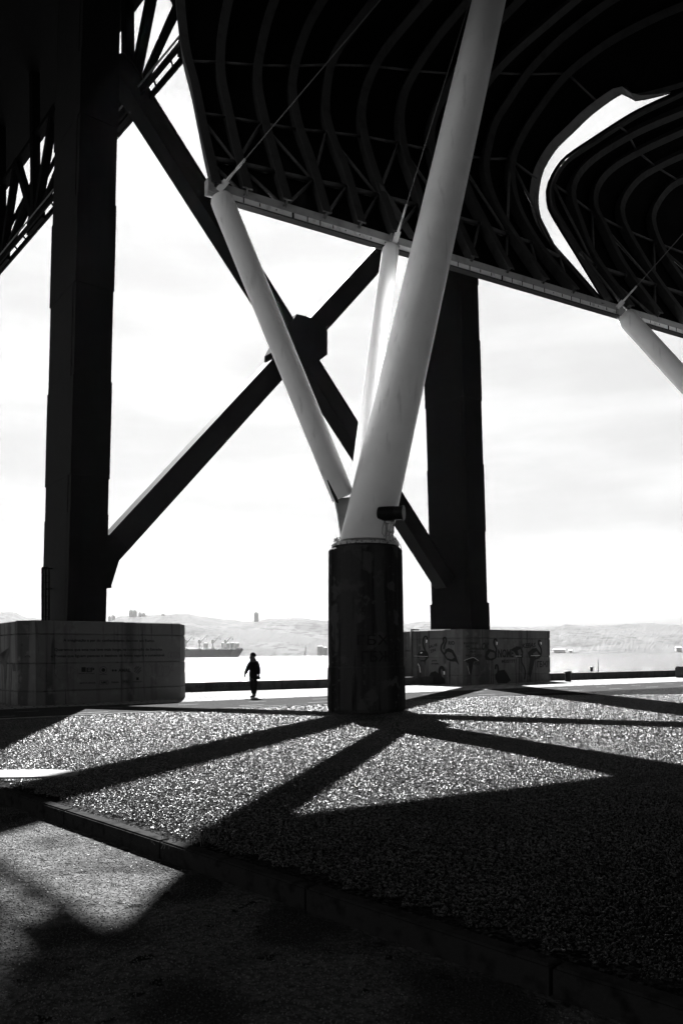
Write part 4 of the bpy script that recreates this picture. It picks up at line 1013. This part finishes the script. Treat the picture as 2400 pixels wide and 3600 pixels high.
# ------------------------------------------------------------------ walking man
PY = G(890, 2453).y
def C3(x, y, dy=0.0): return P(820 + x / 11.2, 2270 + y / 11.2, PY + dy)
man = empty('person', flat(C3(830, 2050)), 'man in dark jacket and trousers walking on the cobbles with one arm swung out', 'person')
def skin_mesh(name, verts, edges, radii, m, parent, sub=2, root=0):
    me = bpy.data.meshes.new(name); me.from_pydata([tuple(v) for v in verts], edges, []); o = bpy.data.objects.new(name, me); COL.objects.link(o)
    sk = o.modifiers.new('skin', 'SKIN'); sk.branch_smoothing = .6
    for i, r in enumerate(radii):
        r2 = r if isinstance(r, tuple) else (r, r)
        me.skin_vertices[0].data[i].radius = r2; me.skin_vertices[0].data[i].use_root = (i == root)
    ss = o.modifiers.new('sub', 'SUBSURF'); ss.levels = sub; ss.render_levels = sub
    dg = bpy.context.evaluated_depsgraph_get(); dg.update(); me2 = bpy.data.meshes.new_from_object(o.evaluated_get(dg))
    bpy.data.objects.remove(o); me2.materials.clear()
    return link(name, me2, m, parent, smooth=True)
# body: one continuous surface
V = []; E = []; Rr = []
def v(p, r): V.append(p); Rr.append(tuple(q * 1.13 for q in r) if isinstance(r, tuple) else r * (1.13 if r > .03 else 1)); return len(V) - 1
pel = v(C3(795, 1230), .10); sp = v(C3(800, 1000), .13); ch = v(C3(795, 760), .15); nk = v(C3(785, 600), .115); hd0 = v(C3(755, 515, -.02), .14); hd1 = v(C3(742, 430, -.02), .165); hd2 = v(C3(750, 355, 0), .13)
E += [(pel, sp), (sp, ch), (ch, nk), (nk, hd0), (hd0, hd1), (hd1, hd2)]
nose = v(C3(700, 440, -.10), .018); E.append((hd1, nose)); chin = v(C3(705, 510, -.09), .035); E.append((hd0, chin))
def arm(sh, el, wr, fing, sd):
    a = v(sh, .065); b = v(el, .048); c = v(wr, .032); pm = v(wr.lerp(fing, .38), .036)
    E.extend([(ch, a), (a, b), (b, c), (c, pm)])
    d = (fing - wr).normalized(); side = Vector((d.z, 0, -d.x)).normalized()
    for k, (o1, ln) in enumerate(((-.030, .085), (-.010, .095), (.010, .09), (.030, .072))):
        q = v(V[pm] + Vector((0, o1, 0)) + d * .05, .010); q2 = v(V[pm] + Vector((0, o1, 0)) + d * (.05 + ln * .5) + side * sd * .008, .009); q3 = v(V[pm] + Vector((0, o1, 0)) + d * (.04 + ln * .9) + side * sd * .035, .007)
        E.extend([(pm, q), (q, q2), (q2, q3)])
    th = v(V[c] + d * .05 + side * sd * .04, .011); th2 = v(V[c] + d * .095 + side * sd * .055, .009); E.extend([(c, th), (th, th2)])
arm(C3(655, 665, -.02), C3(565, 900, -.05), C3(455, 1150, -.08), C3(440, 1290, -.1), 1)
arm(C3(945, 650, .02), C3(1000, 890, .05), C3(1000, 1165, .02), C3(975, 1300, 0), -1)
def legm(hip, kn, an, toe, heel):
    a = v(hip, .08); b = v(kn, .055); c = v(an, .045); d = v(toe, .04); E.extend([(pel, a), (a, b), (b, c), (c, d)])
lg = ((C3(745, 1330, -.02), C3(775, 1640, -.10), C3(800, 1960, -.02), C3(715, 2035, -.12)), (C3(845, 1330, .04), C3(835, 1640, .06), C3(850, 1950, .22), C3(800, 2020, .12)))
for l in lg: legm(l[0], l[1], l[2], l[3], None)
skin_mesh('body', V, E, Rr, M['face'], man)
# jacket
V = []; E = []; Rr = []
p0 = v(C3(782, 1320), (.21, .17)); p1 = v(C3(790, 1080), (.23, .16)); p2_ = v(C3(800, 850), (.245, .17)); p3 = v(C3(802, 690), (.235, .15)); p4 = v(C3(790, 590), .085)
E += [(p0, p1), (p1, p2_), (p2_, p3), (p3, p4)]
for pts in (((C3(660, 690, -.02), .10), (C3(565, 895, -.05), .085), (C3(462, 1125, -.08), .06)), ((C3(930, 680, .02), .11), (C3(985, 890, .05), .09), (C3(995, 1140, .02), .068))):
    pr = p3
    for q, r in pts: n_ = v(q, r); E.append((pr, n_)); pr = n_
skin_mesh('jacket', V, E, Rr, M['cloth'], man)
V = []; E = []; Rr = []
a0_ = v(C3(792, 1150), .15); a1_ = v(C3(795, 1290), .165); E.append((a0_, a1_)); a0_ = a1_
for l in lg:
    a = v(l[0], .125); b = v(l[1], .092); c = v(l[2] + UP * .05, .072); E.extend([(a0_, a), (a, b), (b, c)])
skin_mesh('trousers', V, E, Rr, M['cloth'], man)
V = []; E = []; Rr = []
h = [v(C3(790, 490, .06), .09), v(C3(785, 410, .05), .12), v(C3(768, 350, .0), .11), v(C3(735, 322, -.04), .075), v(C3(706, 280, -.05), .028)]
E = [(i, i + 1) for i in range(4)]; skin_mesh('hair', V, E, Rr, M['cloth'], man)
for l in lg:
    g0 = l[2] - UP * (l[2].z - .05); t = Vector((l[3].x - l[2].x, -.10, 0)).normalized()
    V = []; E = []; Rr = []
    q = [v(Vector((g0.x, g0.y, .06)) - t * .06, .045), v(Vector((g0.x, g0.y, .055)) + t * .03, .05), v(Vector((g0.x, g0.y, .045)) + t * .13, .04), v(Vector((g0.x, g0.y, .04)) + t * .19, .032), v(l[2], .05)]
    E = [(0, 1), (1, 2), (2, 3), (1, 4)]; skin_mesh('shoe', V, E, Rr, M['cloth'], man)
bm = BM(); c = C3(975, 1262, .0)
frame_box(bm, c, Vector((1, 0, -.35)).normalized(), Vector((0, 1, 0)), Vector((.35, 0, 1)).normalized(), .085, .05, .06); bmesh.ops.bevel(bm, geom=bm.edges[:], offset=.02, segments=2, affect='EDGES')
tag(obj('hand_bag', bm, M['cloth']), 'small dark pouch held in the walking man\'s right-hand-side hand', 'pouch')

# ------------------------------------------------------------------ grass tufts at the kerb joint
bm = BM(); rnd = random.Random(3); c = PZ(640, 2960, 0)
for i in range(70):
    b_ = Vector((c.x + rnd.gauss(0, .16), c.y + rnd.gauss(0, .08), -.02)); hgt = rnd.uniform(.05, .16); d = Vector((rnd.gauss(0, .05), rnd.gauss(0, .05), hgt)); s = Vector((.004, 0, 0))
    bm.faces.new([bm.verts.new(p) for p in (b_ - s, b_ + s, b_ + d)])
o = obj('grass', bm, M['grass']); tag(o, kind='stuff')

# ------------------------------------------------------------------ haze over the river
bm = BM()
frame_box(bm, Vector((0, 2200, 118)), Vector((1, 0, 0)), Vector((0, 1, 0)), UP, 3400, 2250, 123)
hz = obj('haze', bm, None); m = bpy.data.materials.new('haze_air'); m.use_nodes = True
for n_ in list(m.node_tree.nodes): m.node_tree.nodes.remove(n_)
out = m.node_tree.nodes.new('ShaderNodeOutputMaterial'); pv = m.node_tree.nodes.new('ShaderNodeVolumePrincipled')
pv.inputs['Color'].default_value = (.97, .97, .97, 1); pv.inputs['Density'].default_value = .000016; pv.inputs['Anisotropy'].default_value = .6
m.node_tree.links.new(pv.outputs[0], out.inputs['Volume']); hz.data.materials.append(m); tag(hz, kind='stuff')
